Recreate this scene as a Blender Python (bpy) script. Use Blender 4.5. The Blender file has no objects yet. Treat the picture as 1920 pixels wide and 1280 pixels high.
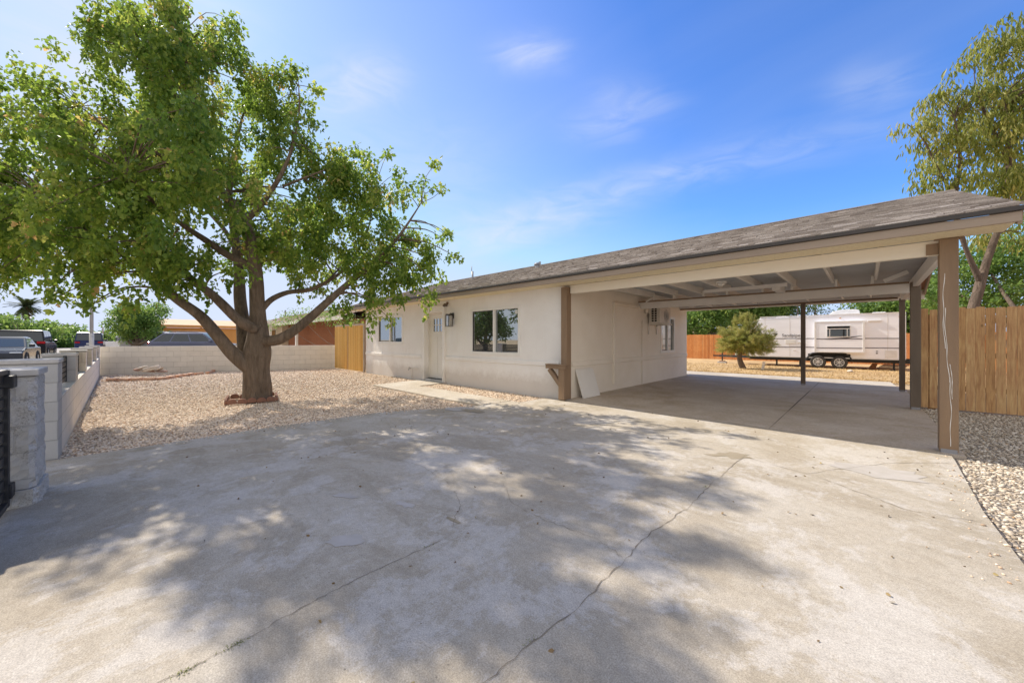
import bpy, bmesh, math, random
import numpy as np
from mathutils import Vector, Matrix
random.seed(7)
R = math.radians
# ------------------------------------------------------------------ camera, sky, sun, exposure
scene = bpy.context.scene
COL = scene.collection
CAM_H = 1.25; F = 688.0; YH = 636.5; YAW = R(43.9)
cy, sy = math.cos(YAW), math.sin(YAW)
cam_d = bpy.data.cameras.new("camera"); cam = bpy.data.objects.new("camera", cam_d); COL.objects.link(cam)
cam.location = (0, 0, CAM_H); cam.rotation_euler = (R(90), 0, YAW)
cam_d.sensor_width = 36; cam_d.lens = F / 1920 * 36; cam_d.shift_y = -3.5 / 1920
cam_d.clip_start = 0.05; cam_d.clip_end = 3000
scene.camera = cam
scene.render.resolution_x = 1024; scene.render.resolution_y = 682
scene.view_settings.view_transform = 'Standard'; scene.view_settings.look = 'None'
scene.view_settings.gamma = 1.0
scene.view_settings.exposure = 0.90

SUN_DIR = Vector((1.13, 0.12, -1.0)).normalized()      # the way the light travels
elev = math.asin(-SUN_DIR.z)
azim = math.atan2(-SUN_DIR.x, -SUN_DIR.y)              # clockwise from +Y
world = bpy.data.worlds.new("World"); scene.world = world; world.use_nodes = True
nt = world.node_tree; nt.nodes.clear()
def N(nt, typ, **kw):
    n = nt.nodes.new(typ)
    for k, v in kw.items():
        if k.startswith('i_'): n.inputs[k[2:].replace('_', ' ')].default_value = v
        else: setattr(n, k, v)
    return n
sky = N(nt, 'ShaderNodeTexSky', sky_type='NISHITA', sun_disc=False, sun_elevation=elev, sun_rotation=azim,
        altitude=300, air_density=1.0, dust_density=0.25, ozone_density=2.6)
tc = N(nt, 'ShaderNodeTexCoord')
hsv = N(nt, 'ShaderNodeHueSaturation'); hsv.inputs['Saturation'].default_value = 1.15; hsv.inputs['Hue'].default_value = 0.51
nt.links.new(sky.outputs[0], hsv.inputs['Color'])
# thin cirrus: stretched noise on the sky dome
sep = N(nt, 'ShaderNodeSeparateXYZ'); nt.links.new(tc.outputs['Generated'], sep.inputs[0])
def M(op, a, b=None, c=None, nt_=None):
    t = nt_ or nt
    n = t.nodes.new('ShaderNodeMath'); n.operation = op
    for i, v in enumerate((a, b, c)):
        if v is None: continue
        if isinstance(v, (int, float)): n.inputs[i].default_value = v
        else: t.links.new(v, n.inputs[i])
    return n.outputs[0]
zz = M('ADD', M('MAXIMUM', sep.outputs[2], 0.0), 0.12)
px_ = M('DIVIDE', sep.outputs[0], zz); py_ = M('DIVIDE', sep.outputs[1], zz)
cmb = N(nt, 'ShaderNodeCombineXYZ'); nt.links.new(px_, cmb.inputs[0]); nt.links.new(py_, cmb.inputs[1])
mp = N(nt, 'ShaderNodeMapping'); mp.inputs['Rotation'].default_value = (0, 0, R(-28)); mp.inputs['Scale'].default_value = (0.42, 1.25, 1); mp.inputs['Location'].default_value = (1.7, 0.6, 0)
nt.links.new(cmb.outputs[0], mp.inputs[0])
n1 = N(nt, 'ShaderNodeTexNoise'); n1.inputs['Scale'].default_value = 0.8; n1.inputs['Detail'].default_value = 7; n1.inputs['Roughness'].default_value = 0.5; n1.inputs['Distortion'].default_value = 0.9
nt.links.new(mp.outputs[0], n1.inputs['Vector'])
r1 = N(nt, 'ShaderNodeValToRGB'); r1.color_ramp.elements[0].position = 0.46; r1.color_ramp.elements[1].position = 0.74
nt.links.new(n1.outputs[0], r1.inputs[0])
mixc = N(nt, 'ShaderNodeMixRGB'); mixc.inputs['Color2'].default_value = (3.45, 3.65, 4.15, 1)
hz = N(nt, 'ShaderNodeMapRange'); hz.inputs['From Min'].default_value = 0.0; hz.inputs['From Max'].default_value = 0.28; hz.inputs['To Min'].default_value = 0.30; hz.inputs['To Max'].default_value = 0.0
nt.links.new(sep.outputs[2], hz.inputs[0])
# a few separate wisps of cirrus, each a soft streak around its own direction in the sky
def view_dir(px, py):
    l, u = (px - 960) / F, (YH - py) / F
    return Vector((l * cy - sy, l * sy + cy, u)).normalized()
wn = N(nt, 'ShaderNodeTexNoise'); wn.inputs['Scale'].default_value = 7; wn.inputs['Detail'].default_value = 5; wn.inputs['Roughness'].default_value = 0.55; wn.inputs['Distortion'].default_value = 1.2
wm = N(nt, 'ShaderNodeMapping'); wm.inputs['Scale'].default_value = (1, 1, 3.2); wm.inputs['Rotation'].default_value = (0.25, 0.1, 0)
nt.links.new(tc.outputs['Generated'], wm.inputs[0]); nt.links.new(wm.outputs[0], wn.inputs['Vector'])
wr_ = N(nt, 'ShaderNodeMapRange'); wr_.inputs['From Min'].default_value = 0.20; wr_.inputs['From Max'].default_value = 0.75; nt.links.new(wn.outputs[0], wr_.inputs[0])
wisp = None
for (a, b_, wid, amp) in (((930, 104), (1050, 100), .030, .55), ((590, 180), (740, 140), .045, .60), ((1120, 185), (1260, 195), .032, .34), ((1070, 240), (1190, 240), .030, .42),
                         ((880, 415), (1650, 238), .035, .40), ((850, 465), (1120, 400), .045, .40), ((1560, 170), (1720, 150), .035, .30), ((20, 190), (420, 60), .10, .55), ((0, 330), (200, 280), .08, .45), ((620, 300), (900, 330), .10, .20)):
    va, vb = view_dir(*a), view_dir(*b_); c = (va + vb).normalized(); tdir = (vb - va).normalized(); half_ = (vb - va).length / 2; ndir = c.cross(tdir).normalized()
    def dot(v):
        n = N(nt, 'ShaderNodeVectorMath'); n.operation = 'DOT_PRODUCT'; n.inputs[1].default_value = v; nt.links.new(tc.outputs['Generated'], n.inputs[0]); return n.outputs['Value']
    e1 = M('POWER', M('ABSOLUTE', M('DIVIDE', dot(tdir), half_ * 1.15)), 2.6); e2 = M('POWER', M('ABSOLUTE', M('DIVIDE', dot(ndir), wid)), 2.0)
    g = M('MULTIPLY', M('POWER', 2.718, M('MULTIPLY', M('ADD', e1, e2), -1.0)), M('MULTIPLY', M('GREATER_THAN', dot(c), 0.2), amp))
    wisp = g if wisp is None else M('ADD', wisp, g)
wisp = M('MULTIPLY', wisp, wr_.outputs[0])
# unseen warm white cloud added behind the view to lift shade; haze at left
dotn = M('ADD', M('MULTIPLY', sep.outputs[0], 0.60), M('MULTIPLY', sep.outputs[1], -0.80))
fill_veil = N(nt, 'ShaderNodeMapRange'); fill_veil.inputs['From Min'].default_value = -0.25; fill_veil.inputs['From Max'].default_value = 0.45; fill_veil.inputs['To Min'].default_value = 0.0; fill_veil.inputs['To Max'].default_value = 0.85
nt.links.new(dotn, fill_veil.inputs[0])
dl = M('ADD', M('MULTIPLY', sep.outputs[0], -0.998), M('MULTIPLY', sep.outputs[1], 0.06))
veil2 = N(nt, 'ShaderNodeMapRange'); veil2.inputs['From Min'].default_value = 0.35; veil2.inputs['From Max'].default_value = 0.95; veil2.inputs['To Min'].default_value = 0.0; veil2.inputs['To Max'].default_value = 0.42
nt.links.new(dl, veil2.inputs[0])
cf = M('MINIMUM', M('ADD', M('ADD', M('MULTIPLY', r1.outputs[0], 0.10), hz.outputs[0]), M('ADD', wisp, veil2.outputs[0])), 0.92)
cap = N(nt, 'ShaderNodeMixRGB'); cap.blend_type = 'DARKEN'; cap.inputs[0].default_value = 1.0; cap.inputs['Color2'].default_value = (2.35, 3.2, 4.9, 1)
gain = N(nt, 'ShaderNodeMixRGB'); gain.blend_type = 'MULTIPLY'; gain.inputs[0].default_value = 1.0; gain.inputs['Color2'].default_value = (0.67, 0.90, 1.10, 1)
nt.links.new(hsv.outputs[0], gain.inputs['Color1']); nt.links.new(gain.outputs[0], cap.inputs['Color1'])
nt.links.new(cf, mixc.inputs['Fac']); nt.links.new(cap.outputs[0], mixc.inputs['Color1'])
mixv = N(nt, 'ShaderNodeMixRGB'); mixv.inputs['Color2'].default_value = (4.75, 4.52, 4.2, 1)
nt.links.new(fill_veil.outputs[0], mixv.inputs['Fac']); nt.links.new(mixc.outputs[0], mixv.inputs['Color1'])
bg = N(nt, 'ShaderNodeBackground'); bg.inputs['Strength'].default_value = 0.125
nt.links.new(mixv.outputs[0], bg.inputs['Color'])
wo = N(nt, 'ShaderNodeOutputWorld'); nt.links.new(bg.outputs[0], wo.inputs[0])
sun_d = bpy.data.lights.new("sun", 'SUN'); sun_d.energy = 3.4; sun_d.angle = R(0.53); sun_d.color = (1.0, 0.91, 0.78)
sun = bpy.data.objects.new("sun", sun_d); COL.objects.link(sun)
sun.rotation_euler = SUN_DIR.to_track_quat('-Z', 'Y').to_euler()
scene.cycles.max_bounces = 8; scene.cycles.transparent_max_bounces = 8

def P(px, py, d):
    l = d * (px - 960) / F
    return Vector((l * cy - d * sy, l * sy + d * cy, CAM_H + (YH - py) * d / F))
def G(px, py, z=0.0):
    return P(px, py, F * (CAM_H - z) / (py - YH))

# ------------------------------------------------------------------ materials
MATS = {}
def lk(nt, a, b): nt.links.new(a, b)
def mat_base(name):
    m = bpy.data.materials.new(name); m.use_nodes = True
    t = m.node_tree; b = t.nodes['Principled BSDF']
    MATS[name] = m
    return m, t, b
def ramp(t, fac, stops):
    r = t.nodes.new('ShaderNodeValToRGB')
    e = r.color_ramp.elements
    while len(e) < len(stops): e.new(0.5)
    for i, (p, c) in enumerate(stops):
        e[i].position = p; e[i].color = (*c, 1) if len(c) == 3 else c
    lk(t, fac, r.inputs[0]); return r.outputs[0]
def noise(t, vec, scale, detail=5, rough=0.55, dist=0.0):
    n = t.nodes.new('ShaderNodeTexNoise'); n.inputs['Scale'].default_value = scale; n.inputs['Detail'].default_value = detail
    n.inputs['Roughness'].default_value = rough; n.inputs['Distortion'].default_value = dist
    lk(t, vec, n.inputs['Vector']); return n.outputs[0]
def mapping(t, vec, scale=(1, 1, 1), rot=(0, 0, 0), loc=(0, 0, 0)):
    n = t.nodes.new('ShaderNodeMapping'); n.inputs['Scale'].default_value = scale; n.inputs['Rotation'].default_value = rot; n.inputs['Location'].default_value = loc
    lk(t, vec, n.inputs[0]); return n.outputs[0]
def mix(t, fac, a, b, mode='MIX'):
    n = t.nodes.new('ShaderNodeMixRGB'); n.blend_type = mode
    for i, v in ((0, fac), (1, a), (2, b)):
        if isinstance(v, (int, float)): n.inputs[i].default_value = v
        elif isinstance(v, tuple): n.inputs[i].default_value = (*v, 1)
        else: lk(t, v, n.inputs[i])
    return n.outputs[0]
def bump(t, b, h, strength, dist=0.02, prev=None):
    n = t.nodes.new('ShaderNodeBump'); n.inputs['Strength'].default_value = strength; n.inputs['Distance'].default_value = dist
    lk(t, h, n.inputs['Height'])
    if prev is not None: lk(t, prev, n.inputs['Normal'])
    lk(t, n.outputs[0], b.inputs['Normal']); return n.outputs[0]
def pmat(name, c1, c2=None, scale=3.0, rough=0.7, bmp=0.2, bscale=60, metallic=0.0, stretch=(1, 1, 1), spec=0.4, coat=0.0, bdist=0.01, lo=0.35, hi=0.65):
    m, t, b = mat_base(name)
    tcn = t.nodes.new('ShaderNodeTexCoord').outputs['Object']
    v = mapping(t, tcn, stretch)
    if c2 is None: c2 = tuple(x * 0.82 for x in c1)
    fac = noise(t, v, scale, 6, 0.6, 0.3)
    lk(t, ramp(t, fac, [(lo, c1), (hi, c2)]), b.inputs['Base Color'])
    b.inputs['Roughness'].default_value = rough; b.inputs['Metallic'].default_value = metallic
    b.inputs['Specular IOR Level'].default_value = spec
    if coat: b.inputs['Coat Weight'].default_value = coat; b.inputs['Coat Roughness'].default_value = 0.05
    if bmp: bump(t, b, noise(t, v, bscale, 4, 0.6), bmp, bdist)
    return m

def concrete(name, tint=(1, 1, 1), stain=1.0, seed=0.0):
    m, t, b = mat_base(name)
    o = t.nodes.new('ShaderNodeTexCoord').outputs['Object']
    o = mapping(t, o, loc=(seed, seed * 0.7, 0))
    T = lambda c: tuple(a * k for a, k in zip(c, tint))
    big = noise(t, o, 0.6, 9, 0.7, 0.5)
    c = ramp(t, big, [(0.30, T((0.31, 0.262, 0.195))), (0.43, T((0.375, 0.325, 0.255))), (0.55, T((0.42, 0.375, 0.308))), (0.70, T((0.45, 0.415, 0.365)))])
    st = noise(t, mapping(t, o, (0.8, 1.5, 1), (0, 0, R(18))), 1.1, 9, 0.75, 0.5)
    c = mix(t, M('MULTIPLY', ramp(t, st, [(0.48, (0, 0, 0)), (0.58, (1, 1, 1))]), 0.62 * stain, nt_=t), c, T((0.31, 0.265, 0.20)))
    st2 = noise(t, mapping(t, o, (1.1, 0.9, 1), loc=(9, 3, 0)), 1.3, 11, 0.78, 0.25)
    c = mix(t, M('MULTIPLY', ramp(t, st2, [(0.50, (0, 0, 0)), (0.56, (1, 1, 1))]), 0.5 * stain, nt_=t), c, T((0.53, 0.50, 0.465)))
    st3 = noise(t, mapping(t, o, (1, 1, 1), loc=(4, 13, 0)), 0.9, 9, 0.75, 0.4)
    c = mix(t, M('MULTIPLY', ramp(t, st3, [(0.60, (0, 0, 0)), (0.70, (1, 1, 1))]), 0.5 * stain, nt_=t), c, T((0.24, 0.205, 0.165)))
    fine = noise(t, o, 150, 4, 0.8)
    c = mix(t, 0.5, c, ramp(t, fine, [(0.35, (0.22, 0.22, 0.22)), (0.62, (0.82, 0.82, 0.82))]), 'OVERLAY')
    vo = t.nodes.new('ShaderNodeTexVoronoi'); vo.inputs['Scale'].default_value = 17; vo.inputs['Randomness'].default_value = 1; lk(t, o, vo.inputs['Vector'])
    spk = ramp(t, vo.outputs['Distance'], [(0.05, (1, 1, 1)), (0.11, (0, 0, 0))])
    msk = ramp(t, noise(t, o, 2.3, 3), [(0.52, (0, 0, 0)), (0.60, (1, 1, 1))])
    grit = ramp(t, noise(t, o, 22, 8, 0.85), [(0.40, (0.30, 0.30, 0.30)), (0.60, (0.72, 0.72, 0.72))]); c = mix(t, 0.24, c, grit, 'OVERLAY')
    c = mix(t, M('MULTIPLY', M('MULTIPLY', spk, msk, nt_=t), 0.55, nt_=t), c, (0.12, 0.10, 0.08))
    lk(t, c, b.inputs['Base Color'])
    b.inputs['Roughness'].default_value = 0.88; b.inputs['Specular IOR Level'].default_value = 0.25
    brush = noise(t, mapping(t, o, (10, 40, 1), (0, 0, R(12))), 3.0, 4, 0.6, 0.3)
    p = bump(t, b, fine, 0.35, 0.006)
    p = bump(t, b, brush, 0.10, 0.004, p)
    bump(t, b, big, 0.25, 0.03, p)
    return m
def block_mat(name, c1, c2, mortar, bw=0.4, bh=0.2, msz=0.006, paint=0.35):
    m, t, b = mat_base(name)
    o = t.nodes.new('ShaderNodeTexCoord').outputs['Object']
    s = t.nodes.new('ShaderNodeSeparateXYZ'); lk(t, o, s.inputs[0])
    k = t.nodes.new('ShaderNodeCombineXYZ'); lk(t, M('ADD', s.outputs[0], s.outputs[1], nt_=t), k.inputs[0]); lk(t, s.outputs[2], k.inputs[1])
    br = t.nodes.new('ShaderNodeTexBrick'); br.offset = 0.5
    br.inputs['Scale'].default_value = 1; br.inputs['Brick Width'].default_value = bw; br.inputs['Row Height'].default_value = bh
    br.inputs['Mortar Size'].default_value = msz; br.inputs['Mortar Smooth'].default_value = 0.3
    br.inputs['Color1'].default_value = (*c1, 1); br.inputs['Color2'].default_value = (*c2, 1); br.inputs['Mortar'].default_value = (*mortar, 1)
    lk(t, k.outputs[0], br.inputs['Vector'])
    nz = noise(t, o, 3.0, 7, 0.7, 0.5)
    c = mix(t, paint, br.outputs['Color'], ramp(t, nz, [(0.3, tuple(x * 0.72 for x in c1)), (0.65, c1)]))
    lk(t, c, b.inputs['Base Color']); b.inputs['Roughness'].default_value = 0.9; b.inputs['Specular IOR Level'].default_value = 0.2
    inv = M('SUBTRACT', 1.0, br.outputs['Fac'], nt_=t)
    p = bump(t, b, noise(t, o, 55, 5, 0.7), 0.45, 0.006)
    bump(t, b, inv, 0.7, 0.008, p)
    return m
def leaf_mat(name, stops, trans=0.45, rough=0.45):
    m, t, b = mat_base(name)
    a = t.nodes.new('ShaderNodeAttribute'); a.attribute_name = 'rnd'
    col = ramp(t, a.outputs['Fac'], stops)
    lk(t, col, b.inputs['Base Color']); b.inputs['Roughness'].default_value = rough; b.inputs['Specular IOR Level'].default_value = 0.35
    tr = t.nodes.new('ShaderNodeBsdfTranslucent')
    hs = t.nodes.new('ShaderNodeHueSaturation'); hs.inputs['Hue'].default_value = 0.485; hs.inputs['Saturation'].default_value = 1.0; hs.inputs['Value'].default_value = 2.3
    lk(t, col, hs.inputs['Color']); lk(t, hs.outputs[0], tr.inputs['Color'])
    mx = t.nodes.new('ShaderNodeMixShader'); mx.inputs[0].default_value = trans
    lk(t, b.outputs[0], mx.inputs[1]); lk(t, tr.outputs[0], mx.inputs[2])
    lk(t, mx.outputs[0], t.nodes['Material Output'].inputs['Surface'])
    return m
def rnd_mat(name, stops, rough=0.8, bmp=0.3, bscale=40, stretch=(1, 1, 1), grain=0.25, knots=0):
    m, t, b = mat_base(name)
    a = t.nodes.new('ShaderNodeAttribute'); a.attribute_name = 'rnd'
    o = mapping(t, t.nodes.new('ShaderNodeTexCoord').outputs['Object'], stretch)
    nz = noise(t, o, bscale, 5, 0.65, 0.4)
    c = ramp(t, a.outputs['Fac'], stops)
    c = mix(t, grain, c, ramp(t, nz, [(0.3, (0.2, 0.2, 0.2)), (0.7, (0.8, 0.8, 0.8))]), 'OVERLAY')
    if knots:
        ob = t.nodes.new('ShaderNodeTexCoord').outputs['Object']; vo = t.nodes.new('ShaderNodeTexVoronoi'); vo.inputs['Scale'].default_value = 3.4; lk(t, mapping(t, ob, (1, 0.05, .55)), vo.inputs['Vector'])
        c = mix(t, M('MULTIPLY', ramp(t, vo.outputs['Distance'], [(0.03, (1, 1, 1)), (0.075, (0, 0, 0))]), .75, nt_=t), c, (0.13, 0.065, 0.03))
        c = mix(t, 0.45, c, ramp(t, noise(t, ob, 1.1, 4, .6), [(0.3, (0.28, 0.28, 0.28)), (0.7, (0.72, 0.72, 0.72))]), 'OVERLAY')
    lk(t, c, b.inputs['Base Color']); b.inputs['Roughness'].default_value = rough; b.inputs['Specular IOR Level'].default_value = 0.25
    if bmp: bump(t, b, nz, bmp, 0.006)
    return m
def glass_mat(name, tint=(0.02, 0.025, 0.03), refl=0.45):
    m, t, b = mat_base(name)
    b.inputs['Base Color'].default_value = (*tint, 1); b.inputs['Roughness'].default_value = 0.05; b.inputs['Specular IOR Level'].default_value = 0.3
    g = t.nodes.new('ShaderNodeBsdfGlossy'); g.inputs['Roughness'].default_value = 0.015; g.inputs['Color'].default_value = (0.85, 0.92, 0.95, 1)
    mx = t.nodes.new('ShaderNodeMixShader'); mx.inputs[0].default_value = refl
    lk(t, b.outputs[0], mx.inputs[1]); lk(t, g.outputs[0], mx.inputs[2]); lk(t, mx.outputs[0], t.nodes['Material Output'].inputs['Surface'])
    return m
def paint(name, c, rough=0.25, metallic=0.0, coat=0.8):
    m, t, b = mat_base(name)
    o = t.nodes.new('ShaderNodeTexCoord').outputs['Object']
    nz = noise(t, o, 4, 5, 0.6)
    lk(t, ramp(t, nz, [(0.3, c), (0.75, tuple(x * 0.8 + 0.02 for x in c))]), b.inputs['Base Color'])
    b.inputs['Roughness'].default_value = rough; b.inputs['Metallic'].default_value = metallic
    b.inputs['Specular IOR Level'].default_value = 0.12; rough = 0.12
    b.inputs['Roughness'].default_value = rough
    b.inputs['Coat Weight'].default_value = coat * .4; b.inputs['Coat Roughness'].default_value = 0.02
    return m

m_drive = concrete('driveway_concrete')
m_port = concrete('carport_concrete', (1.22, 1.15, 1.10), 0.55, 21.0)
m_walk = concrete('walk_concrete', (1.12, 1.12, 1.12), 0.4, 5.0)
m_stucco = pmat('stucco_white', (0.88, 0.86, 0.83), (0.82, 0.79, 0.755), 1.2, 0.92, 0.6, 70, spec=0.15, bdist=0.012)
def splash(m, low=0.0, hi=0.35, amt=0.35, col=(0.36, 0.29, 0.22)):
    t = m.node_tree; b = t.nodes['Principled BSDF']; src = b.inputs['Base Color'].links[0].from_socket
    o = t.nodes.new('ShaderNodeTexCoord').outputs['Object']; sp_ = t.nodes.new('ShaderNodeSeparateXYZ'); lk(t, o, sp_.inputs[0])
    k = M('ADD', sp_.outputs[2], M('MULTIPLY', noise(t, o, 5, 7, .75), -0.55, nt_=t), nt_=t)
    f = ramp(t, k, [(0.0, (1, 1, 1)), (0.22, (0, 0, 0))]); c = mix(t, M('MULTIPLY', f, amt, nt_=t), src, col)
    c = mix(t, M('MULTIPLY', ramp(t, noise(t, mapping(t, o, (2.5, 2.5, .5)), 1.3, 6, .7), [(0.5, (0, 0, 0)), (0.7, (1, 1, 1))]), 0.12, nt_=t), c, tuple(x * 1.6 for x in col)); lk(t, c, b.inputs['Base Color'])
splash(m_stucco)
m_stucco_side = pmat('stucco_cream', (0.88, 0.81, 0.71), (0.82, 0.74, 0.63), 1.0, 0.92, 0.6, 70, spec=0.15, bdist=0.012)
m_soffit = pmat('soffit_texture', (0.82, 0.73, 0.53), (0.72, 0.62, 0.43), 30, 0.95, 0.8, 120, spec=0.1)
m_white = pmat('white_trim', (0.80, 0.76, 0.70), (0.74, 0.69, 0.62), 2, 0.6, 0.1, 60)
m_vinyl = pmat('white_vinyl', (0.82, 0.80, 0.76), (0.78, 0.76, 0.72), 2, 0.4, 0.0)
m_door = pmat('door_paint', (0.78, 0.74, 0.68), (0.74, 0.70, 0.64), 2, 0.5, 0.1, 50)
m_beam = pmat('beam_cream', (0.88, 0.82, 0.71), (0.82, 0.75, 0.63), 1.5, 0.75, 0.25, 30, stretch=(0.3, 2, 2))
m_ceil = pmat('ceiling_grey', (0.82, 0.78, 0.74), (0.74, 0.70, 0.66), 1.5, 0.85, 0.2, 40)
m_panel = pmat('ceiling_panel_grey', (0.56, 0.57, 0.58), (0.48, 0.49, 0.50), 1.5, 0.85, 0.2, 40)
m_brown = pmat('post_brown', (0.29, 0.195, 0.12), (0.225, 0.15, 0.095), 1.8, 0.6, 0.35, 30, stretch=(3, 3, 0.4))
m_taupe = pmat('post_taupe', (0.20, 0.155, 0.115), (0.15, 0.115, 0.085), 1.8, 0.65, 0.35, 30, stretch=(3, 3, 0.4))
m_fascia = pmat('fascia_brown', (0.40, 0.32, 0.25), (0.33, 0.26, 0.20), 1.5, 0.65, 0.3, 30, stretch=(0.3, 3, 3))
m_drip = pmat('drip_edge', (0.055, 0.048, 0.045), (0.04, 0.036, 0.034), 3, 0.5, 0.0)
m_rawwood = pmat('raw_wood', (0.40, 0.20, 0.10), (0.30, 0.14, 0.07), 3, 0.8, 0.4, 30, stretch=(1, 1, 4))
m_black = pmat('black_metal', (0.02, 0.022, 0.026), (0.03, 0.032, 0.036), 5, 0.45, 0.05, 60)
m_lampmetal = pmat('lantern_metal', (0.05, 0.045, 0.042), None, 5, 0.45, 0.0)
m_glass = glass_mat('window_glass', (0.035, 0.035, 0.03), 0.36)
m_carglass = glass_mat('car_glass', (0.015, 0.018, 0.022), 0.06)
m_lampglass = glass_mat('lamp_glass', (0.35, 0.33, 0.30), 0.2)
m_ac = pmat('ac_plastic', (0.66, 0.61, 0.54), (0.60, 0.55, 0.48), 2, 0.5, 0.0)
m_dark = pmat('dark_void', (0.02, 0.02, 0.02), None, 3, 0.9, 0.0)
m_block = block_mat('painted_block', (0.80, 0.74, 0.65), (0.74, 0.68, 0.59), (0.55, 0.50, 0.43), 0.4, 0.2)
m_blockgrey = block_mat('grey_block', (0.52, 0.51, 0.49), (0.46, 0.45, 0.43), (0.35, 0.34, 0.32), 0.4, 0.2)
m_cap = pmat('block_cap', (0.58, 0.56, 0.53), (0.45, 0.43, 0.40), 4, 0.9, 0.5, 50)
m_bamboo = rnd_mat('bamboo', [(0.0, (0.55, 0.31, 0.09)), (0.5, (0.70, 0.43, 0.14)), (1.0, (0.78, 0.53, 0.21))], 0.6, 0.3, 12, (6, 6, 1))
m_fence = rnd_mat('cedar', [(0.0, (0.42, 0.23, 0.10)), (0.5, (0.55, 0.32, 0.145)), (1.0, (0.66, 0.42, 0.21))], 0.8, 0.7, 4, (9, 9, 0.7), 0.6, 1)
m_fence2 = rnd_mat('cedar_orange', [(0.0, (0.50, 0.19, 0.06)), (0.5, (0.60, 0.25, 0.085)), (1.0, (0.66, 0.31, 0.12))], 0.8, 0.5, 5, (9, 9, 0.8), 0.5, 1)
m_bark = None
def bark(name, c1, c2, sc=1.0):
    m, t, b = mat_base(name)
    o = mapping(t, t.nodes.new('ShaderNodeTexCoord').outputs['Object'], (7 * sc, 7 * sc, 1.3 * sc))
    a = noise(t, o, 2.2, 8, 0.7, 0.8)
    a2 = noise(t, t.nodes.new('ShaderNodeTexCoord').outputs['Object'], 1.6, 4, 0.6, 0.5)
    c = mix(t, 0.4, ramp(t, a, [(0.33, c1), (0.66, c2)]), ramp(t, a2, [(0.3, tuple(x * 0.6 for x in c1)), (0.7, tuple(min(1, x * 1.15) for x in c2))]))
    lk(t, c, b.inputs['Base Color'])
    b.inputs['Roughness'].default_value = 0.95; b.inputs['Specular IOR Level'].default_value = 0.15
    bump(t, b, a, 1.0, 0.07)
    return m
m_bark = bark('tree_bark', (0.115, 0.083, 0.057), (0.31, 0.235, 0.17))
m_bark2 = bark('pale_bark', (0.10, 0.075, 0.055), (0.24, 0.18, 0.14))
m_leaf = leaf_mat('broad_leaf', [(0.0, (0.062, 0.122, 0.018)), (0.35, (0.115, 0.190, 0.026)), (0.7, (0.20, 0.265, 0.043)), (0.93, (0.32, 0.32, 0.08)), (1.0, (0.38, 0.27, 0.10))], 0.5)
m_leaf2 = leaf_mat('drooping_leaf', [(0.0, (0.10, 0.14, 0.03)), (0.5, (0.20, 0.225, 0.045)), (1.0, (0.36, 0.33, 0.10))], 0.5)
m_leaf3 = leaf_mat('dark_leaf', [(0.0, (0.04, 0.085, 0.02)), (0.5, (0.075, 0.14, 0.03)), (1.0, (0.15, 0.21, 0.06))], 0.4)
m_leaf4 = leaf_mat('bright_leaf', [(0.0, (0.075, 0.14, 0.03)), (0.5, (0.12, 0.21, 0.045)), (1.0, (0.22, 0.28, 0.07))], 0.4)
m_needle = leaf_mat('pine_needle', [(0.0, (0.12, 0.15, 0.035)), (0.5, (0.23, 0.245, 0.06)), (1.0, (0.38, 0.34, 0.12))], 0.4)
m_palm = leaf_mat('palm_leaf', [(0.0, (0.04, 0.06, 0.025)), (1.0, (0.08, 0.11, 0.04))], 0.12, 0.9)
m_deadpalm = rnd_mat('dead_fronds', [(0.0, (0.22, 0.13, 0.075)), (1.0, (0.34, 0.22, 0.14))], 0.9, 0.3)
m_pebble = rnd_mat('pebble', [(0.0, (0.34, 0.24, 0.17)), (0.2, (0.60, 0.46, 0.33)), (0.55, (0.80, 0.65, 0.49)), (0.9, (0.88, 0.76, 0.62)), (1.0, (0.48, 0.26, 0.13))], 0.85, 0.3, 60, grain=0.2)
m_pebble2 = rnd_mat('pale_pebble', [(0.0, (0.32, 0.26, 0.19)), (0.3, (0.48, 0.40, 0.31)), (0.7, (0.63, 0.555, 0.45)), (0.95, (0.74, 0.68, 0.58)), (1.0, (0.52, 0.33, 0.17))], 0.85, 0.3, 60, grain=0.2)
def gravel_ground(name, c0, c1, c2):
    m, t, b = mat_base(name)
    o = t.nodes.new('ShaderNodeTexCoord').outputs['Object']
    vo = t.nodes.new('ShaderNodeTexVoronoi'); vo.inputs['Scale'].default_value = 30; lk(t, o, vo.inputs['Vector'])
    vo2 = t.nodes.new('ShaderNodeTexVoronoi'); vo2.inputs['Scale'].default_value = 30; vo2.feature = 'DISTANCE_TO_EDGE'; lk(t, o, vo2.inputs['Vector'])
    s = t.nodes.new('ShaderNodeSeparateColor'); lk(t, vo.outputs['Color'], s.inputs[0])
    c = ramp(t, s.outputs[0], [(0.0, c0), (0.5, c1), (1.0, c2)])
    c = mix(t, ramp(t, vo2.outputs['Distance'], [(0.0, (0.75, 0.75, 0.75)), (0.13, (0, 0, 0))]), c, tuple(x * 0.42 for x in c0))
    c = mix(t, 0.25, c, ramp(t, noise(t, o, 0.6, 5), [(0.3, (0.35, 0.35, 0.35)), (0.7, (0.7, 0.7, 0.7))]), 'OVERLAY')
    lk(t, c, b.inputs['Base Color']); b.inputs['Roughness'].default_value = 0.9
    bump(t, b, vo2.outputs['Distance'], 1.0, 0.05)
    return m
m_gravel = gravel_ground('gravel_bed', (0.44, 0.33, 0.23), (0.64, 0.51, 0.39), (0.78, 0.65, 0.52))
m_gravel2 = gravel_ground('pale_gravel_bed', (0.34, 0.28, 0.21), (0.48, 0.41, 0.33), (0.60, 0.53, 0.44))
m_dirt = pmat('dry_dirt', (0.50, 0.37, 0.22), (0.38, 0.27, 0.16), 1.2, 0.95, 0.8, 25, bdist=0.03)
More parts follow.
